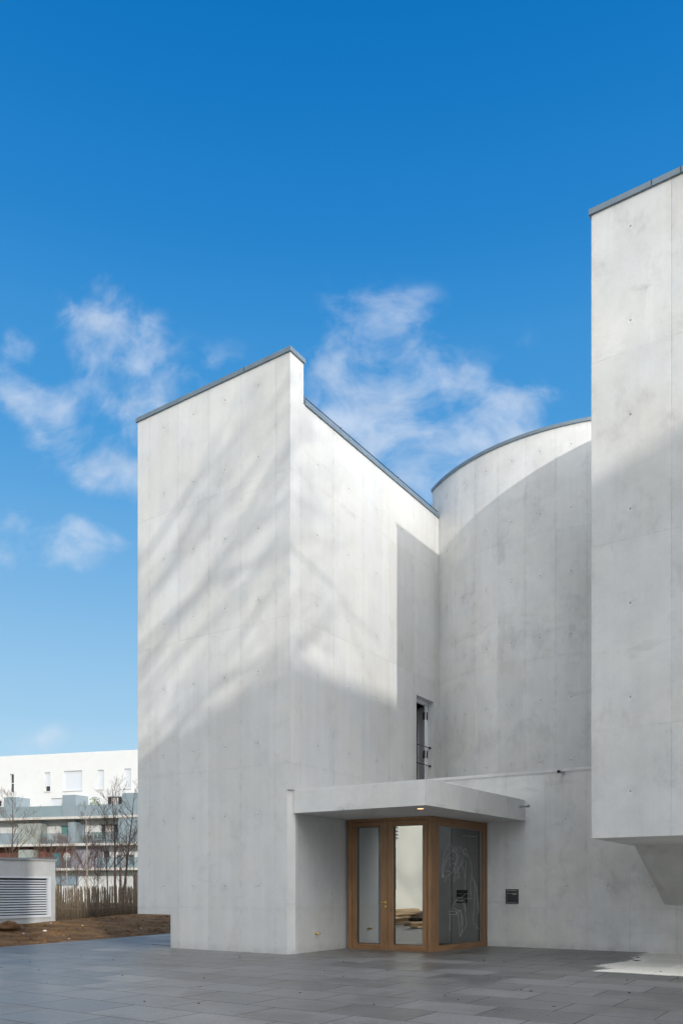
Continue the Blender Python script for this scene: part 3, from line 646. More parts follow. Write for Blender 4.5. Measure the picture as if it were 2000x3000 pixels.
# ------------------------------------------------------------------ bare trees
def grow(trunk,branch,base,height,rnd,r0,lean=(0,0),n1=10,spread=.55,fork=.35,up=.75,levels=3,twig=.5,minr=.0055,tn=6):
    """trunk and branches as tapered tubes"""
    pts=[];k=9
    x,y,z=base
    wx,wy=0,0
    for i in range(k+1):
        t=i/k; wx+=rnd.uniform(-.02,.02)*height*.35; wy+=rnd.uniform(-.02,.02)*height*.35
        pts.append(Vector((x+lean[0]*t*height+wx*t, y+lean[1]*t*height+wy*t, z+height*t)))
    rad=[max(minr,r0*(1-.9*(i/k)**1.1)) for i in range(k+1)]
    trunk.tube(pts,rad,tn)
    def br(p,d,L,r,lev):
        q=[p]; rr=[r]; n=4; dd=d.copy()
        for i in range(n):
            dd=(dd+Vector((rnd.uniform(-.16,.16),rnd.uniform(-.16,.16),rnd.uniform(-.05,.16)))).normalized(); q.append(q[-1]+dd*(L/n)); rr.append(max(minr*.7,r*(1-.75*(i+1)/n)))
        branch.tube(q,rr,4 if lev<2 else 3,cap=False)
        if lev<levels:
            m=rnd.randint(4,6) if lev<2 else rnd.randint(3,4)
            for _ in range(m):
                i=rnd.randint(1,n); t=q[i]; side=Vector((rnd.uniform(-1,1),rnd.uniform(-1,1),rnd.uniform(-.25,.8))).normalized()
                br(t,(dd*.9+side*.75).normalized(),L*rnd.uniform(.42,.62),max(minr*.7,rr[i]*.65),lev+1)
    for i in range(n1):
        t=fork+(1-fork)*(i+rnd.random())/n1; f=t*k; i0=min(k-1,int(f)); p=pts[i0].lerp(pts[i0+1],f-i0)
        an=rnd.uniform(0,6.28); d=Vector((math.cos(an)*spread,math.sin(an)*spread,up)).normalized()
        br(p,d,height*twig*(1.15-t)*rnd.uniform(.7,1.1)+.15*height*.3,max(minr,rad[i0]*.55),1)
bark_dark=simple('dark_bark',(.075,.058,.05),.9,.25,20); bark_brown=simple('brown_bark',(.13,.085,.06),.9,.25,20); bark_birch=simple('birch_bark',(.50,.42,.34),.8,.3,14); bark_red=simple('reddish_twig',(.155,.10,.08),.9,.2,20)
def tree(u,vtop,Y,label,name,r0,tb,bb,seed,lean=(0,0),cat='tree',grp='bare young trees behind the fence',**kw):
    rnd=random.Random(seed); x=(u-CXP)/F*Y; z0=.1; ht=H+(HZ-vtop)/F*Y-z0
    t=thing(name,label,cat,(x,Y,z0),grp); A_,B_=MB(),MB()
    grow(A_,B_,(x,Y,z0),ht,rnd,r0,lean,**kw)
    A_.build('trunk',tb,t); B_.build('branches',bb,t)
tree(38,2335,36,'slender dark bare tree rising behind the louvred building','bare_tree',.05,bark_dark,bark_brown,1,n1=16,twig=.34,spread=.6)
tree(100,2440,34,'low twiggy bare sapling behind the middle of the louvred building','sapling',.03,bark_brown,bark_brown,2,n1=12,twig=.4)
tree(152,2465,33,'spreading bare sapling behind the right corner of the louvred building','sapling',.03,bark_brown,bark_red,3,n1=12,twig=.45,spread=.9)
tree(198,2478,31,'thin pale-stemmed sapling just right of the louvred building','sapling',.025,bark_birch,bark_red,4,n1=9,twig=.4)
tree(256,2380,33,'young birch with a pale cream trunk behind the fence','birch_tree',.055,bark_birch,bark_red,5,n1=14,twig=.33,spread=.5,lean=(-.02,0))
tree(288,2470,35,'reddish bare sapling between the birch and the dark trees','sapling',.03,bark_red,bark_red,6,n1=13,twig=.42)
tree(316,2365,36,'straight thin dark bare tree right of the birch','bare_tree',.04,bark_dark,bark_dark,7,n1=12,twig=.3)
tree(338,2300,38,'tall dark bare tree with steep forks, left of the last tree before the church','bare_tree',.06,bark_dark,bark_dark,8,n1=13,twig=.36,spread=.7)
tree(356,2310,37,'tall leaning dark bare tree nearest the church wall','bare_tree',.065,bark_dark,bark_dark,9,n1=13,twig=.36,spread=.7,lean=(.12,0))
tree(392,2420,39,'bare sapling half hidden by the church wall','sapling',.03,bark_brown,bark_brown,10,n1=10,twig=.42)
tree(178,2450,35,'thin grey-brown bare sapling behind the left end of the fence','sapling',.022,bark_brown,bark_brown,14,n1=14,twig=.5)
tree(275,2490,31,'low reddish twiggy sapling close behind the fence right of the birch','sapling',.022,bark_red,bark_red,15,n1=14,twig=.5)
tree(372,2460,33,'fine brown sapling between the leaning dark tree and the church wall','sapling',.022,bark_brown,bark_red,16,n1=14,twig=.5)
tree(225,2500,36,'short dense reddish sapling left of the birch','sapling',.025,bark_red,bark_red,12,n1=14,twig=.5)
# stakes
for (u,v,lab) in ((337.5,2543,'left one of two thick brown tree stakes above the fence'),(353.5,2540,'right one of two thick brown tree stakes above the fence'),(397,2560,'dark stake close to the church wall behind the fence')):
    Y=36.5; x=(u-CXP)/F*Y; zt=H+(HZ-v)/F*Y; mb=MB(); mb.tube([(x,Y,0),(x,Y,zt-.05),(x,Y,zt)],[.055,.05,.035],8); tag(mb.build('tree_stake',bark_red),lab,'stake','tree stakes behind the fence')
# undergrowth behind the fence
mb=MB(); rnd=random.Random(21)
for i in range(620):
    s=rnd.uniform(0,15); p=add(f0,(fd,s),((-fd[1],fd[0]),rnd.uniform(.25,2.6))); h_=rnd.uniform(.5,1.75); lx,ly=rnd.uniform(-.35,.35),rnd.uniform(-.35,.35)
    z=.1; mb.tube([(p[0],p[1],z),(p[0]+lx*.4,p[1]+ly*.4,z+h_*.55),(p[0]+lx,p[1]+ly,z+h_)],[.007,.005,.003],3,cap=False)
tag(mb.build('undergrowth',bark_brown),'tangle of dry brown stems behind the paling fence','undergrowth',kind='stuff')
mb=MB()
for i in range(700):
    s=rnd.uniform(0,15); p=add(f0,(fd,s),((-fd[1],fd[0]),rnd.uniform(.2,1.6))); r=rnd.uniform(.03,.06); z=rnd.uniform(.1,.45); v1=Vector((rnd.uniform(-1,1),rnd.uniform(-1,1),rnd.uniform(-1,1)))*r; v2=Vector((rnd.uniform(-1,1),rnd.uniform(-1,1),rnd.uniform(-1,1)))*r; c=Vector((p[0],p[1],z))
    mb.face([c-v1,c-v2,c+v1,c+v2])
tag(mb.build('ivy',simple('ivy_leaf',(.035,.07,.025),.7,.3,8)),'low dark green ivy growing at the foot of the paling fence','ground cover',kind='stuff')

# ------------------------------------------------------------------ apartment building in the distance
AP=(-.2536*80,80.0); ad=unit((-3.787,1.0)); an=(-ad[1],ad[0]);  an= an if an[1]<0 else (-an[0],-an[1])      # an: towards the camera
apt=thing('apartment_building','white terraced apartment building with grey-blue balcony boxes, behind the trees','apartment building',(AP[0],AP[1],0))
c1=lambda px,py:(px/3.0154, 2150+py/3.0154)
c4=lambda px,py:(px/3.733, 2150+py/3.733)
def apos(uv_,off):
    o=add(AP,(an,off)); q,t=hit(uv_[0],uv_[1],o,ad); return t,q[2]
def abox(mb,d0,d1,z0,z1,o0,o1): mb.obox(add(AP,(ad,(d0+d1)/2),(an,(o0+o1)/2)),ad,an,abs(d1-d0)/2,(o1-o0)/2,min(z0,z1),max(z0,z1))
def rect(A_,B_,off):
    (d0,z0),(d1,z1)=apos(A_,off),apos(B_,off); return min(d0,d1),max(d0,d1),min(z0,z1),max(z0,z1)
bluegrey=simple('blue_grey_panel',(.20,.25,.28),.6,.06,.8); bluedark=simple('blue_grey_shade_panel',(.27,.33,.36),.6,.05,.8)
dk=simple('dark_window',(.035,.04,.045),.15,.3,.5); shut=simple('white_shutter',(.54,.57,.61),.6,.015,3); whf=simple('white_frame',(.58,.58,.57),.5,.02,2)
slabm=simple('slab_edge',(.45,.43,.40),.8,.06,1); railm=simple('rail_panel_glass',(.19,.245,.265),.35,.06,1.0)
top=15.2
wins=[('upper','c4',(112,440,155,640),'g'),('upper','c4',(492,424,552,630),'s2'),('upper','c4',(700,408,900,618),'s'),('upper','c4',(1068,395,1137,606),'s'),('upper','c4',(1362,382,1432,598),'s'),
      ('mid','c4',(565,706,683,850),'s'),('mid','c4',(1165,688,1335,860),'g'),('mid','c4',(1008,692,1065,860),'s'),('mid','c4',(-30,727,20,860),'g'),
      ('low','c1',(530,808,640,930),'t'),('low','c1',(885,795,1042,935),'g'),('gr','c1',(905,1030,968,1140),'g'),('gr','c1',(1020,1068,1182,1160),'g')]
holes=[]
cc={'c1':c1,'c4':c4}
for (_,k,q,t) in wins: holes.append(rect(cc[k](q[0],q[1]),cc[k](q[2],q[3]),0))
# facade as a grid with the openings left out
D_A,D_B=-34.0,34.0
xs=sorted({D_A,D_B,*[h[0] for h in holes],*[h[1] for h in holes]}); zs=sorted({-.1,top,*[h[2] for h in holes],*[h[3] for h in holes]})
mb=MB()
for i in range(len(xs)-1):
    for j in range(len(zs)-1):
        cx_,cz_=(xs[i]+xs[i+1])/2,(zs[j]+zs[j+1])/2
        if any(h[0]<cx_<h[1] and h[2]<cz_<h[3] for h in holes): continue
        p,q=add(AP,(ad,xs[i+1])),add(AP,(ad,xs[i])); mb.face([(*p,zs[j]),(*q,zs[j]),(*q,zs[j+1]),(*p,zs[j+1])])
bk=12
p,q=add(AP,(ad,D_A)),add(AP,(ad,D_B)); p2,q2=add(p,(an,-bk)),add(q,(an,-bk))
mb.face([(*p,-.1),(*p2,-.1),(*p2,top),(*p,top)]); mb.face([(*q2,-.1),(*q,-.1),(*q,top),(*q2,top)]); mb.face([(*p2,-.1),(*q2,-.1),(*q2,top),(*p2,top)]); mb.face([(*q,top),(*p,top),(*p2,top),(*q2,top)])
for h in holes:
    for (da,db) in ((h[0],h[0]),(h[1],h[1])):
        pa=add(AP,(ad,da)); pb=add(pa,(an,-.25)); mb.face([(*pa,h[2]),(*pb,h[2]),(*pb,h[3]),(*pa,h[3])])
    pa,pb=add(AP,(ad,h[0])),add(AP,(ad,h[1])); pc,pe_=add(pb,(an,-.25)),add(pa,(an,-.25))
    for z in (h[2],h[3]): mb.face([(*pa,z),(*pb,z),(*pc,z),(*pe_,z)])
mb.build('wall',whitepaint,apt)
for (fl,k,q,t),h in zip(wins,holes):
    mb=MB(); f_=.06
    abox(mb,h[0],h[0]+f_,h[2],h[3],-.24,-.15); abox(mb,h[1]-f_,h[1],h[2],h[3],-.24,-.15); abox(mb,h[0]+f_,h[1]-f_,h[3]-f_,h[3],-.24,-.15); abox(mb,h[0]+f_,h[1]-f_,h[2],h[2]+f_,-.24,-.15)
    if (t=='g' or t=='t') and h[1]-h[0]>1.2: abox(mb,h[0]+(h[1]-h[0])*.3,h[0]+(h[1]-h[0])*.3+.08,h[2],h[3],-.24,-.14)
    if (t=='g') and h[1]-h[0]<.8: abox(mb,h[0],h[1],(h[2]+h[3])/2-.04,(h[2]+h[3])/2+.04,-.24,-.14)
    wo=mb.build('window',whf,apt)
    mb=MB(); abox(mb,h[0],h[1],h[2],h[3],-.26,-.225); mb.build('pane',{'g':dk,'s':dk,'s2':dk,'t':simple('teal_curtain',(.10,.25,.24),.7,.2,2)}[t],wo)
    if t in('s','s2'):
        z0=h[2]+(.0 if t=='s' else (h[3]-h[2])*.28); mb=MB(); abox(mb,h[0]+.02,h[1]-.02,z0,h[3]-.0,-.14,-.11); mb.build('shutter',shut,wo)
    if t=='g' and h[1]-h[0]>1.2:
        mb=MB(); abox(mb,h[0]+(h[1]-h[0])*.42,h[0]+(h[1]-h[0])*.75,h[2],h[3]-.1,-.222,-.21); mb.build('curtain',simple('curtain',(.42,.38,.36),.9,.1,3),wo)
    mb=MB(); abox(mb,h[0]-.05,h[1]+.05,h[2]-.07,h[2],-.0,.06); mb.build('sill',slabm,wo)
for (v0,offz) in ((2392,1),(2471,2),(2543,3)):
    _,zt=apos((200,v0 if offz==1 else v0),1.7)
    mb=MB(); abox(mb,D_A,D_B,zt-.24,zt,0.01,1.7); mb.build('balcony_slab',slabm,apt)
    # drip edge and soffit tone come from real shade
z1s=apos((200,2392),1.7)[1]; z2s=apos((200,2471),1.7)[1]; z3s=apos((200,2543),1.7)[1]
def bx(name,A_,B_,off0,off1,mat,z0=None,z1=None):
    d0,d1,za,zb=rect(A_,B_,off1); 
    if z0 is not None: za=z0
    if z1 is not None: zb=z1
    mb=MB(); abox(mb,d0,d1,za,zb,off0,off1); return mb.build(name,mat,apt)
# upper balconies: boxes with slanting cheeks and railings
def cheek(px0,px1,px2,pyt,name='balcony_box'):
    d0,zt=apos(c4(px0,pyt),1.66); d1,_=apos(c4(px1,pyt),1.66); d2,_=apos(c4(px2,pyt),.01)
    q=[add(AP,(ad,d0),(an,1.66)),add(AP,(ad,d1),(an,1.66)),add(AP,(ad,d2),(an,.005)),add(AP,(ad,d0),(an,.005))]
    arr=sum(q[i][0]*q[(i+1)%4][1]-q[(i+1)%4][0]*q[i][1] for i in range(4))
    if arr<0: q.reverse()
    mb=MB(); mb.prism(q,z1s,zt); mb.build(name,bluegrey,apt)
cheek(45,178,330,695); cheek(685,830,967,670); cheek(1338,1530,1700,648)
bx('balcony_railing',c4(180,800),c4(680,905),1.60,1.66,railm,z1s); bx('balcony_railing',c4(832,780),c4(1335,880),1.60,1.66,bluegrey,z1s)
bx('balcony_railing',c4(-60,800),c4(40,905),1.60,1.66,railm,z1s)
# second balcony level
bx('partition',c1(160,795),c1(360,960),.4,1.5,simple('green_grey_panel',(.24,.27,.25),.7,.05,1),z2s); bx('partition',c1(606,780),c1(662,950),.02,1.6,bluegrey,z2s); bx('partition',c1(664,742),c1(745,950),.02,.25,bluegrey,z2s,z1s-.24)
bx('partition',c1(1047,735),c1(1260,950),.9,1.6,bluegrey,z2s,z1s-.24)
rgl=glass('balcony_glass',.12,(.72,.76,.76))
bx('balcony_railing',c1(-60,880),c1(158,965),1.6,1.63,bluegrey,z2s); bx('balcony_railing',c1(362,880),c1(604,960),1.6,1.63,rgl,z2s); bx('balcony_railing',c1(748,868),c1(1045,955),1.6,1.63,rgl,z2s)
bx('partition',c1(505,895),c1(600,950),.3,.9,simple('brick_pink',(.36,.17,.13),.8,.1,2),z2s)
# third level
bx('recess_cladding',c1(-60,985),c1(632,1180),.03,.10,simple('maroon_cladding',(.14,.06,.045),.8,.15,1.5),z3s,z2s-.24); bx('recess_cladding',c1(634,985),c1(880,1180),.03,.6,simple('lilac_grey_render',(.27,.27,.31),.8,.05,1),z3s,z2s-.24)
bx('partition',c1(165,1025),c1(290,1180),.5,1.5,simple('green_grey_panel',(.24,.27,.25),.7,.05,1),z3s)
bx('balcony_railing',c1(-60,1095),c1(632,1180),1.6,1.63,rgl,z3s); bx('balcony_railing',c1(860,1090),c1(1260,1175),1.6,1.63,rgl,z3s)
# ground floor
bx('garage_door',c1(495,1255),c1(692,1340),.02,.08,simple('blue_door',(.22,.31,.38),.5,.06,1)); bx('garage_door',c1(1180,1255),c1(1260,1400),.02,.08,simple('dark_grey_door',(.10,.11,.12),.5,.06,1))
# belongings on the balconies
def clutter(name,A_,B_,off,col,label,cat,zb=None,grp=None):
    d0,d1,za,zb_=rect(A_,B_,off); 
    if zb is not None: za=zb
    return d0,d1,za,zb_
def potplant(cx1,cy0,cy1,off,zb,label,seed):
    r_=random.Random(seed); (d,zt)=apos(c1(cx1,cy0),off); p=add(AP,(ad,d),(an,off)); t=thing('potted_plant',label,'plant',(p[0],p[1],zb),'plants on the far balconies')
    mb=MB(); mb.tube([(p[0],p[1],zb),(p[0],p[1],zb+.35)],[.16,.2],10); mb.build('pot',simple('clay_pot',(.30,.14,.08),.8,.1,4),t)
    mb=MB(); h_=max(.6,zt-zb)
    mb.tube([(p[0],p[1],zb+.3),(p[0],p[1],zb+h_*.75)],[.02,.012],4); mb.build('stem',bark_brown,t)
    mb=MB()
    for i in range(170):
        an_=r_.uniform(0,6.28); rr=r_.uniform(0,.48)**.8; zz=zb+h_*(.45+.55*r_.random()); c=Vector((p[0]+math.cos(an_)*rr,p[1]+math.sin(an_)*rr,zz)); k=.07
        v1=Vector((r_.uniform(-1,1),r_.uniform(-1,1),r_.uniform(-1,1)))*k; v2=Vector((r_.uniform(-1,1),r_.uniform(-1,1),r_.uniform(-1,1)))*k; mb.face([c-v1,c-v2,c+v1,c+v2])
    mb.build('foliage',simple('pot_leaf',(.10,.16,.05),.6,.3,3),t)
potplant(843,570,640,.9,z1s,'bushy plant on the top balcony of the far apartments, against white wall',1)
potplant(775,895,960,.9,z2s,'left green potted plant on the middle far balcony behind the birch',2)
potplant(880,870,960,.9,z2s,'right, taller green potted plant on the middle far balcony',3)
# awning-like teal and red items on the lower balcony
def item(name,A_,B_,off,mat,label,cat,zb):
    d0,d1,za,zt=rect(A_,B_,off); t=thing(name,label,cat,(*add(AP,(ad,(d0+d1)/2),(an,off)),zb),'belongings on the far balconies')
    mb=MB(); abox(mb,d0,d1,zb+.35,zt,off-.35,off-.28); mb.build('backrest',mat,t)
    mb=MB(); abox(mb,d0,d1,zb+.32,zb+.42,off-.28,off+.2); mb.build('seat',mat,t)
    for dd in (d0+.04,d1-.04):
        for oo in (off-.3,off+.15):
            mb=MB(); abox(mb,dd-.025,dd+.025,zb,zb+.32,oo-.025,oo+.025); mb.build('leg',darkmetal,t)
item('garden_chair',c1(462,1050),c1(525,1150),.9,simple('teal_fabric',(.05,.18,.21),.7,.1,3),'teal chair on the lower far balcony left of the birch','chair',z3s)
item('garden_chair',c1(345,1040),c1(385,1150),.9,simple('red_fabric',(.25,.07,.06),.7,.1,3),'red chair on the lower far balcony, left of the teal chair','chair',z3s)
item('garden_chair',c1(540,1040),c1(575,1150),.9,simple('wine_fabric',(.16,.03,.035),.7,.1,3),'dark wine-red chair on the lower far balcony, right of the teal chair','chair',z3s)
# dish
d,z=apos(c1(600,1085),1.1); p=add(AP,(ad,d),(an,1.1)); mb=MB()
n=16; cen=(p[0],p[1],z)
for i in range(n):
    a0,a1=2*math.pi*i/n,2*math.pi*(i+1)/n; q=lambda t,r,o_: (cen[0]+ad[0]*math.cos(t)*r+an[0]*o_,cen[1]+ad[1]*math.cos(t)*r+an[1]*o_,cen[2]+math.sin(t)*r)
    mb.face([q(a0,0.01,0),q(a0,.42,.12),q(a1,.42,.12),q(a1,.01,0)],smooth=True); mb.face([q(a1,0.01,-.02),q(a1,.42,.10),q(a0,.42,.10),q(a0,.01,-.02)],smooth=True)
t=thing('satellite_dish','white round satellite dish on the lower far balcony','satellite dish',(p[0],p[1],z3s))
mb.build('dish',whf,t); mb=MB(); mb.tube([(p[0],p[1],z3s),(p[0],p[1],z)],.03,6); mb.build('mast',darkmetal,t)

# ------------------------------------------------------------------ what stands behind the photographer (casts the shade, shows in the glass)
SU=(.366,-.931); PU=(.931,.366); TE=math.tan(R_(15.2))
def ps(p,s): return (PU[0]*p+SU[0]*s, PU[1]*p+SU[1]*s)
def block(name,label,pts,h,mat,parts=None):
    ar_=sum(pts[i][0]*pts[(i+1)%4][1]-pts[(i+1)%4][0]*pts[i][1] for i in range(4))
    if ar_<0: pts=pts[::-1]
    t=thing(name,label,'building',(pts[0][0],pts[0][1],0)); mb=MB(); mb.prism(pts,-.1,h); mb.build('wall',mat,t)
    q=[]
    cx_,cy_=sum(p[0] for p in pts)/4,sum(p[1] for p in pts)/4
    mb=MB(); mb.prism([(cx_+(p[0]-cx_)*.985,cy_+(p[1]-cy_)*.985) for p in pts],h,h+.05); mb.build('roof',roofmat,t)
    return t
s0_=42.0; hz=9.64+TE*s0_
dv=(1/1.232,-.72/1.232); dp=(.72/1.232,1/1.232)
A0=(2.1,s0_); A1=(A0[0]+dv[0]*38,A0[1]+dv[1]*38); A2=(A1[0]+dp[0]*12,A1[1]+dp[1]*12); A3=(A0[0]+dp[0]*12,A0[1]+dp[1]*12)
big=block('apartment_block','long flat-roofed apartment block behind the photographer',[ps(*A0),ps(*A1),ps(*A2),ps(*A3)],hz,simple('beige_render',(.50,.48,.44),.85,.05,.5))
q0_,q1_=ps(*A0),ps(*A1); bd=unit((q1_[0]-q0_[0],q1_[1]-q0_[1])); bo=unit((q0_[0]-ps(*A3)[0],q0_[1]-ps(*A3)[1]))
for fl in range(6):
    for k in range(9):
        mb=MB(); c=add(q0_,(bd,2.4+k*4.1),(bo,.02)); mb.obox(c,bd,bo,.8,.05,1.2+fl*3.2,2.9+fl*3.2); mb.build('window',dk,big)
tw=block('shade_tower','unseen slim tower added close behind the camera to shade the left paving',[ps(-3.6,7),ps(.16,7),ps(.16,10),ps(-3.6,10)],12.5+TE*7,simple('beige_render',(.50,.48,.44),.85,.05,.5))  # added occluder, placed so its edge bounds the sunlit strip on the left
hn=unit((.93,-.37)); ht_=unit((.37,.93)); hc=(-10.9,7.5)
ha,hb=add(hc,(ht_,7.4)),add(hc,(ht_,-13))
wn_=block('low_house','sunlit pale house left of the square, mirrored in the right door leaf',[hb,ha,add(ha,(hn,-8)),add(hb,(hn,-8))],7.5,simple('cream_render',(.74,.71,.63),.85,.04,.7))
for (d,wd_,z0,z1) in ((-9.0,.7,1.2,3.2),(3.0,.35,1.3,2.9),(-4.5,.6,1.2,3.2)):
    mb=MB(); mb.obox(add(hc,(ht_,d),(hn,.02)),ht_,hn,wd_,.05,z0,z1); mb.build('window',dk,wn_)
lo=MB(); pc=add(hc,(ht_,3.0),(hn,.03)); lo.obox(pc,ht_,hn,.45,.02,3.2,4.9); lo_=lo.build('louvre',louv,wn_)
mb=MB()
for i in range(12): mb.beam((*add(pc,(hn,.06)),3.3+i*.13),(ht_[0]*.45,ht_[1]*.45,0),(hn[0]*.03,hn[1]*.03,-.02),(0,0,.012))
mb.build('slats',darkmetal,lo_)
# builders' leftovers mirrored in the glass
def planks(x,y,n,label):
    t=thing('plank_stack',label,'plank stack',(x,y,0)); r_=random.Random(int(x*10)); wd=simple('raw_timber',(.42,.29,.16),.8,.2,4)
    for i in range(n):
        mb=MB(); an_=r_.uniform(-.15,.15); mb.obox((x+r_.uniform(-.1,.1),y+r_.uniform(-.1,.1)),(math.cos(an_+1.2),math.sin(an_+1.2)),(-math.sin(an_+1.2),math.cos(an_+1.2)),1.1,.14,.02+i*.07,.085+i*.07); mb.build('plank',wd,t)
planks(-7.6,9.4,6,'stack of raw planks mirrored low in the right door leaf'); planks(-9.3,10.0,8,'second plank stack near the pale house mirrored in the door'); planks(-6.6,10.9,3,'low stack of three planks nearest the doors, mirrored in the right leaf')
mb=MB(); r_=random.Random(3)
for i in range(40):
    x,y=-8.9+r_.uniform(-.9,.9),8.7+r_.uniform(-.9,.9); mb.ball((x,y,max(.05,.5-.4*math.hypot(x+8.9,y-8.7))),r_.uniform(.2,.35),r_,.6)
tag(mb.build('rubble_heap',simple('rubble',(.12,.085,.06),.95,.3,3)),'heap of brown rubble before the pale house','rubble heap')
mb=MB(); mb.prism([(-8.6,7.9),(-7.7,7.9),(-7.7,8.9),(-8.6,8.9)],.0,.75); cr=mb.build('crate',simple('crate_wood',(.45,.33,.20),.8,.15,5)); tag(cr,'wooden crate beside the plank stack mirrored in the door','crate')
# bare trees whose shadows fall on the church
def bigtree(p,s,hh,seed,label,limbs):
    r_=random.Random(seed); t=thing('bare_tree',label,'tree',(*ps(p,s),0),'tall bare trees behind the photographer'); tr,br_=MB(),MB()
    tp_=[Vector((*ps(p+.25*math.sin(k*.7)*(k/8),s),hh*k/8)) for k in range(9)]
    tr.tube(tp_,[.34*(1-.85*k/8)+.03 for k in range(9)],10)
    def limb(base,d,L,r,lev):
        q=[base]; rr=[r]; dd=d.copy()
        for i in range(6):
            dd=(dd+Vector((r_.uniform(-.1,.1),r_.uniform(-.1,.1),r_.uniform(-.10,.10)))).normalized(); q.append(q[-1]+dd*(L/6)); rr.append(max(.012,r*(1-.8*(i+1)/6)))
        br_.tube(q,rr,6 if lev<2 else 4,cap=False)
        if lev<3:
            for _ in range((5,5,4)[lev]):
                i=r_.randint(1,6); sdv=Vector((r_.uniform(-1,1),r_.uniform(-1,1),r_.uniform(-.6,.9))).normalized()
                limb(q[i],(dd+sdv*.55).normalized(),L*r_.uniform(.35,.6),max(.015,rr[i]*.7),lev+1)
    for (hf,dp_,up_,L,r) in limbs:
        k=hf*8; i0=min(7,int(k)); base=tp_[i0].lerp(tp_[i0+1],k-i0); d=Vector((PU[0]*dp_+SU[0]*r_.uniform(-.3,.3),PU[1]*dp_+SU[1]*r_.uniform(-.3,.3),up_)).normalized()
        limb(base,d,L,r,0)
    tr.build('trunk',bark_dark,t); br_.build('branches',bark_dark,t)
def raked_tree(p0,s_,hh,seed,label):
    """tree whose long limbs all sweep up to one side, thin sub-branches close to each limb"""
    r_=random.Random(seed); t=thing('bare_tree',label,'tree',(*ps(p0,s_),0),'tall bare trees behind the photographer'); tr,br_=MB(),MB()
    P3=lambda p,h0,ds=0:(*ps(p,s_+ds),h0+TE*s_)
    tr.tube([(*ps(p0+.12*math.sin(k*.9),s_),hh*k/8) for k in range(9)],[.2*(1-.8*k/8)+.02 for k in range(9)],10)
    h=6.4
    while h<14.2:
        L=r_.uniform(2.2,4.7) if h<12.5 else r_.uniform(1.8,3.2); sl=r_.choice((.35,.6,.75,.95,1.25))+r_.uniform(-.12,.12)+(h-8)*.03; fl=r_.uniform(.02,.24); rr=r_.uniform(.035,.075); ds=r_.uniform(-1.5,1.5)
        pts=[];rad=[]
        for k in range(11):
            q=k/10*L; pts.append((p0+q,h+sl*q-fl*q*q*.5+.13*math.sin(q*2.1+h*3),ds*k/10)); rad.append(rr*(1-.8*k/10))
        br_.tube([P3(*x) for x in pts],rad,6,cap=False)
        for _ in range(7):
            k=r_.randint(1,9); x=pts[k]; l2=r_.uniform(.7,1.7); s2=sl-fl*(x[0]-p0)+r_.choice((-.9,-.5,-.25,.4,.8,1.2))
            q2=[(x[0]+l2*i/4,x[1]+s2*l2*i/4+.04*math.sin(i),x[2]+r_.uniform(-.1,.1)*i) for i in range(5)]
            br_.tube([P3(*y) for y in q2],[max(.012,rad[k]*.55*(1-.8*i/4)) for i in range(5)],4,cap=False)
            for _ in range(2):
                i=r_.randint(1,4); y=q2[i]; l3=r_.uniform(.3,.8); s3=s2+r_.uniform(-.6,.6)
                br_.tube([P3(*y),P3(y[0]+l3,y[1]+s3*l3,y[2]+.1)],[.012,.006],3,cap=False)
        h+=r_.uniform(.30,.62)
    for _ in range(7):
        h=r_.uniform(11,14.6); L=r_.uniform(.8,1.6); br_.tube([P3(p0,h),P3(p0-L*.5,h+L*.6),P3(p0-L,h+L*1.3)],[.06,.04,.015],5,cap=False)
    tr.build('trunk',bark_dark,t); br_.build('branches',bark_dark,t)
raked_tree(2.3,13,18.2,4,'tall bare tree whose branch shadows fall on the church corner')
bigtree(-7.5,33,17,8,'bare tree shading the pale house behind the photographer',[(.5,1,.8,4,.12),(.6,-1,.8,4,.12),(.7,.7,.8,3.5,.1),(.8,-.8,.8,3,.1),(.65,.3,1,4,.1)])

# ------------------------------------------------------------------ sky and sun
SAZ=math.atan2(.366,-.931)      # clockwise from +Y
SEL=R_(15.2)
W=bpy.data.worlds.new('World'); scene.world=W; W.use_nodes=True; nt=W.node_tree; nt.nodes.clear(); n=NT(nt)
out=n.n('ShaderNodeOutputWorld'); bg=n.n('ShaderNodeBackground'); sky=n.n('ShaderNodeTexSky',sky_type='NISHITA'); sky.sun_disc=False
sky.sun_elevation=SEL; sky.sun_rotation=SAZ; sky.altitude=50; sky.air_density=1.0; sky.dust_density=.35; sky.ozone_density=2.2
SKY_STR=.15
dirv=n.n('ShaderNodeTexCoord').outputs['Generated']; dx,dy,dz=n.sep(dirv)
ys=n.m('MAXIMUM',dy,.05); gx=n.m('DIVIDE',dx,ys); gz=n.m('DIVIDE',dz,ys)
blobs=[(300,930,85,95,0,.8),(345,1060,110,110,0,.95),(420,1170,120,90,0,.8),(60,1150,110,45,35,.8),(150,1240,110,55,45,1.0),(250,1350,110,60,30,1.0),(350,1395,90,50,0,.7),(0,1080,60,60,0,.45),(40,1000,45,35,0,.5),
 (1120,960,95,80,0,1.0),(1230,1250,120,60,10,.8),(1200,930,70,40,-40,.55),(1060,1110,170,75,-20,1.0),(1190,1130,130,80,0,.9),(1330,1220,150,75,0,1.0),(1430,1240,90,60,0,.8),(1230,1340,160,75,0,1.0),(950,1140,90,60,-30,.75),(1120,1210,120,60,20,.9),(1320,1390,120,60,0,.8),
 (85,1550,60,50,0,1.0),(60,1612,100,42,-10,1.05),(225,1535,48,26,20,.9),(285,1612,65,34,-20,.85),(140,1640,60,30,0,.8),
 (1525,1000,60,35,-20,.35),(1610,1130,90,45,-15,.4),(110,2185,110,26,0,.42),(165,2152,38,30,0,.4),(620,1080,90,50,-30,.4),(700,1240,80,60,0,.3),(1000,860,60,40,0,.25)]
tot=None
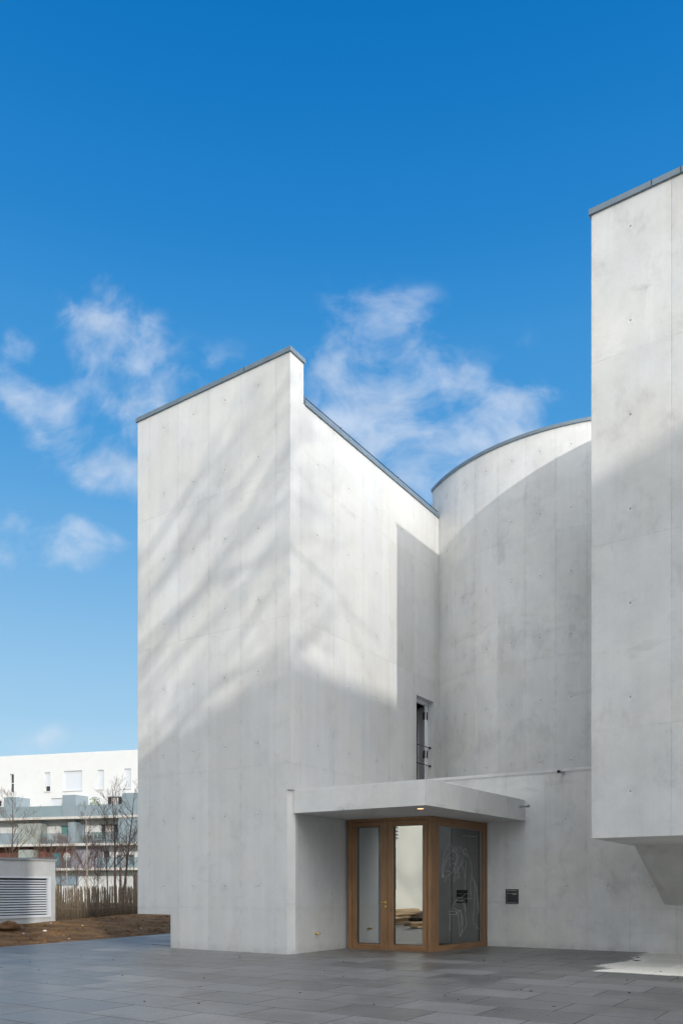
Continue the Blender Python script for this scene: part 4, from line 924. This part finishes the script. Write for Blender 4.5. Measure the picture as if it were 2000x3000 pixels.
for (u,v,ru,rv,an_,st) in blobs:
    cx_,cz_=(u-CXP)/F,(HZ-v)/F; ca,sa=math.cos(R_(an_)),math.sin(R_(an_))
    ex=n.m('SUBTRACT',gx,cx_); ez=n.m('SUBTRACT',gz,cz_)
    # rotate (photo angle: clockwise positive)
    rx=n.m('SUBTRACT',n.m('MULTIPLY',ex,ca),n.m('MULTIPLY',ez,sa)); rz=n.m('ADD',n.m('MULTIPLY',ex,sa),n.m('MULTIPLY',ez,ca))
    qx=n.m('DIVIDE',rx,ru/F*1.4); qz=n.m('DIVIDE',rz,rv/F*1.4)
    d2=n.m('ADD',n.m('MULTIPLY',qx,qx),n.m('MULTIPLY',qz,qz)); g_=n.m('MULTIPLY',n.m('EXPONENT',n.m('MULTIPLY',d2,-1)),st)
    tot=g_ if tot is None else n.m('ADD',tot,g_)
tot=n.m('MINIMUM',tot,1.15)
cv=n.xyz(gx,gz,.3)
cv2=n.xyz(n.m('ADD',gx,n.m('MULTIPLY',gz,.2)),n.m('SUBTRACT',n.m('MULTIPLY',gz,1.15),n.m('MULTIPLY',gx,.2)),.3)
wv=n.n('ShaderNodeTexNoise'); n.put(wv.inputs['Vector'],cv); wv.inputs['Scale'].default_value=5; wv.inputs['Detail'].default_value=3
cw_=n.vm('ADD',cv2,n.vm('SCALE',n.vm('SUBTRACT',wv.outputs['Color'],n.xyz(.5,.5,.5)),sc=.16))
nz=n.noise(cw_,11,9,.56,0); nz2=n.noise(cv,4.0,5,.5,0); 
dens=n.m('ADD',n.m('MULTIPLY',tot,.85),n.m('ADD',n.mr(nz,.3,.7,-.78,.78),n.mr(nz2,.3,.7,-.34,.34)))
cl=n.ss(dens,.16,1.8,0,.66)
cl=n.m('MULTIPLY',cl,n.ss(tot,.03,.6))
cl=n.m('MULTIPLY',cl,n.ss(dy,.1,.3))
# bright cloud added in the unseen sky behind the camera as neutral fill
nb_=n.noise(dirv,2.2,8,.6,.4)
back_fill=n.m('MULTIPLY',n.ss(nb_,.30,.52),n.ss(dy,.10,-.25)); back_fill=n.m('MULTIPLY',back_fill,n.ss(dz,.0,.12))
EXPO=.30; KD=1/(SKY_STR*2**EXPO)
ramp=n.n('ShaderNodeValToRGB'); n.put(ramp.inputs[0],n.m('MAXIMUM',dz,0.0)); cr_=ramp.color_ramp; cr_.interpolation='B_SPLINE'
stops=[(0,(.56,.74,.88)),(.10,(.50,.72,.88)),(.20,(.385,.64,.855)),(.41,(.085,.36,.735)),(.56,(.045,.283,.66)),(.63,(.018,.232,.62)),(.75,(.0,.158,.50)),(1.0,(.0,.12,.42))]
cr_.elements[0].position=0; cr_.elements[0].color=(*stops[0][1],1); cr_.elements[1].position=1; cr_.elements[1].color=(*stops[-1][1],1)
for p_,c_ in stops[1:-1]:
    e_=cr_.elements.new(p_); e_.color=(*c_,1)
rc=n.vm('SCALE',ramp.outputs[0],sc=KD)
skyc=n.mix(.985,sky.outputs[0],rc)
wisp=n.mr(n.noise(cw_,20,6,.6,0),.3,.7,.9,1.06)
cc_=n.vm('SCALE',n.vm('MULTIPLY',n.xyz(.72,.80,.92),n.xyz(wisp,wisp,wisp)),sc=KD)
c=n.mix(cl,skyc,cc_)
sdot=n.vm('DOT_PRODUCT',dirv,n.xyz(.93,-.30,.22)); kb=n.mr(sdot,-.2,1.0,.42,5.5)  # added fill grows brighter towards the right to lift the shaded walls
bc=n.vm('SCALE',n.vm('MULTIPLY',n.xyz(.99,.985,.965),n.xyz(kb,kb,kb)),sc=KD)
c=n.mix(n.m('MULTIPLY',back_fill,.95),c,bc)
n.put(bg.inputs[0],c); bg.inputs[1].default_value=SKY_STR; n.L.new(bg.outputs[0],out.inputs[0])
sun=bpy.data.lights.new('Sun','SUN'); sun.energy=2.0; sun.angle=R_(.53); sun.color=(1,.955,.88)
so=bpy.data.objects.new('Sun',sun); COL.objects.link(so)
sd=Vector((.366*math.cos(SEL),-.931*math.cos(SEL),math.sin(SEL))); so.rotation_euler=sd.to_track_quat('Z','Y').to_euler(); so.location=(10,-20,30)

# ------------------------------------------------------------------ camera
cam=bpy.data.cameras.new('Camera'); co=bpy.data.objects.new('Camera',cam); COL.objects.link(co); scene.camera=co
co.location=(0,0,H); co.rotation_euler=(R_(90),0,0); cam.sensor_fit='VERTICAL'; cam.sensor_height=36; cam.sensor_width=24; cam.lens=36*F/3000; cam.shift_y=(HZ-1500)/3000; cam.clip_start=.1; cam.clip_end=6000
scene.view_settings.view_transform='Standard'; scene.view_settings.look='None'; scene.view_settings.exposure=EXPO; scene.view_settings.gamma=1
scene.cycles.max_bounces=10; scene.cycles.transparent_max_bounces=16; scene.cycles.use_denoising=True
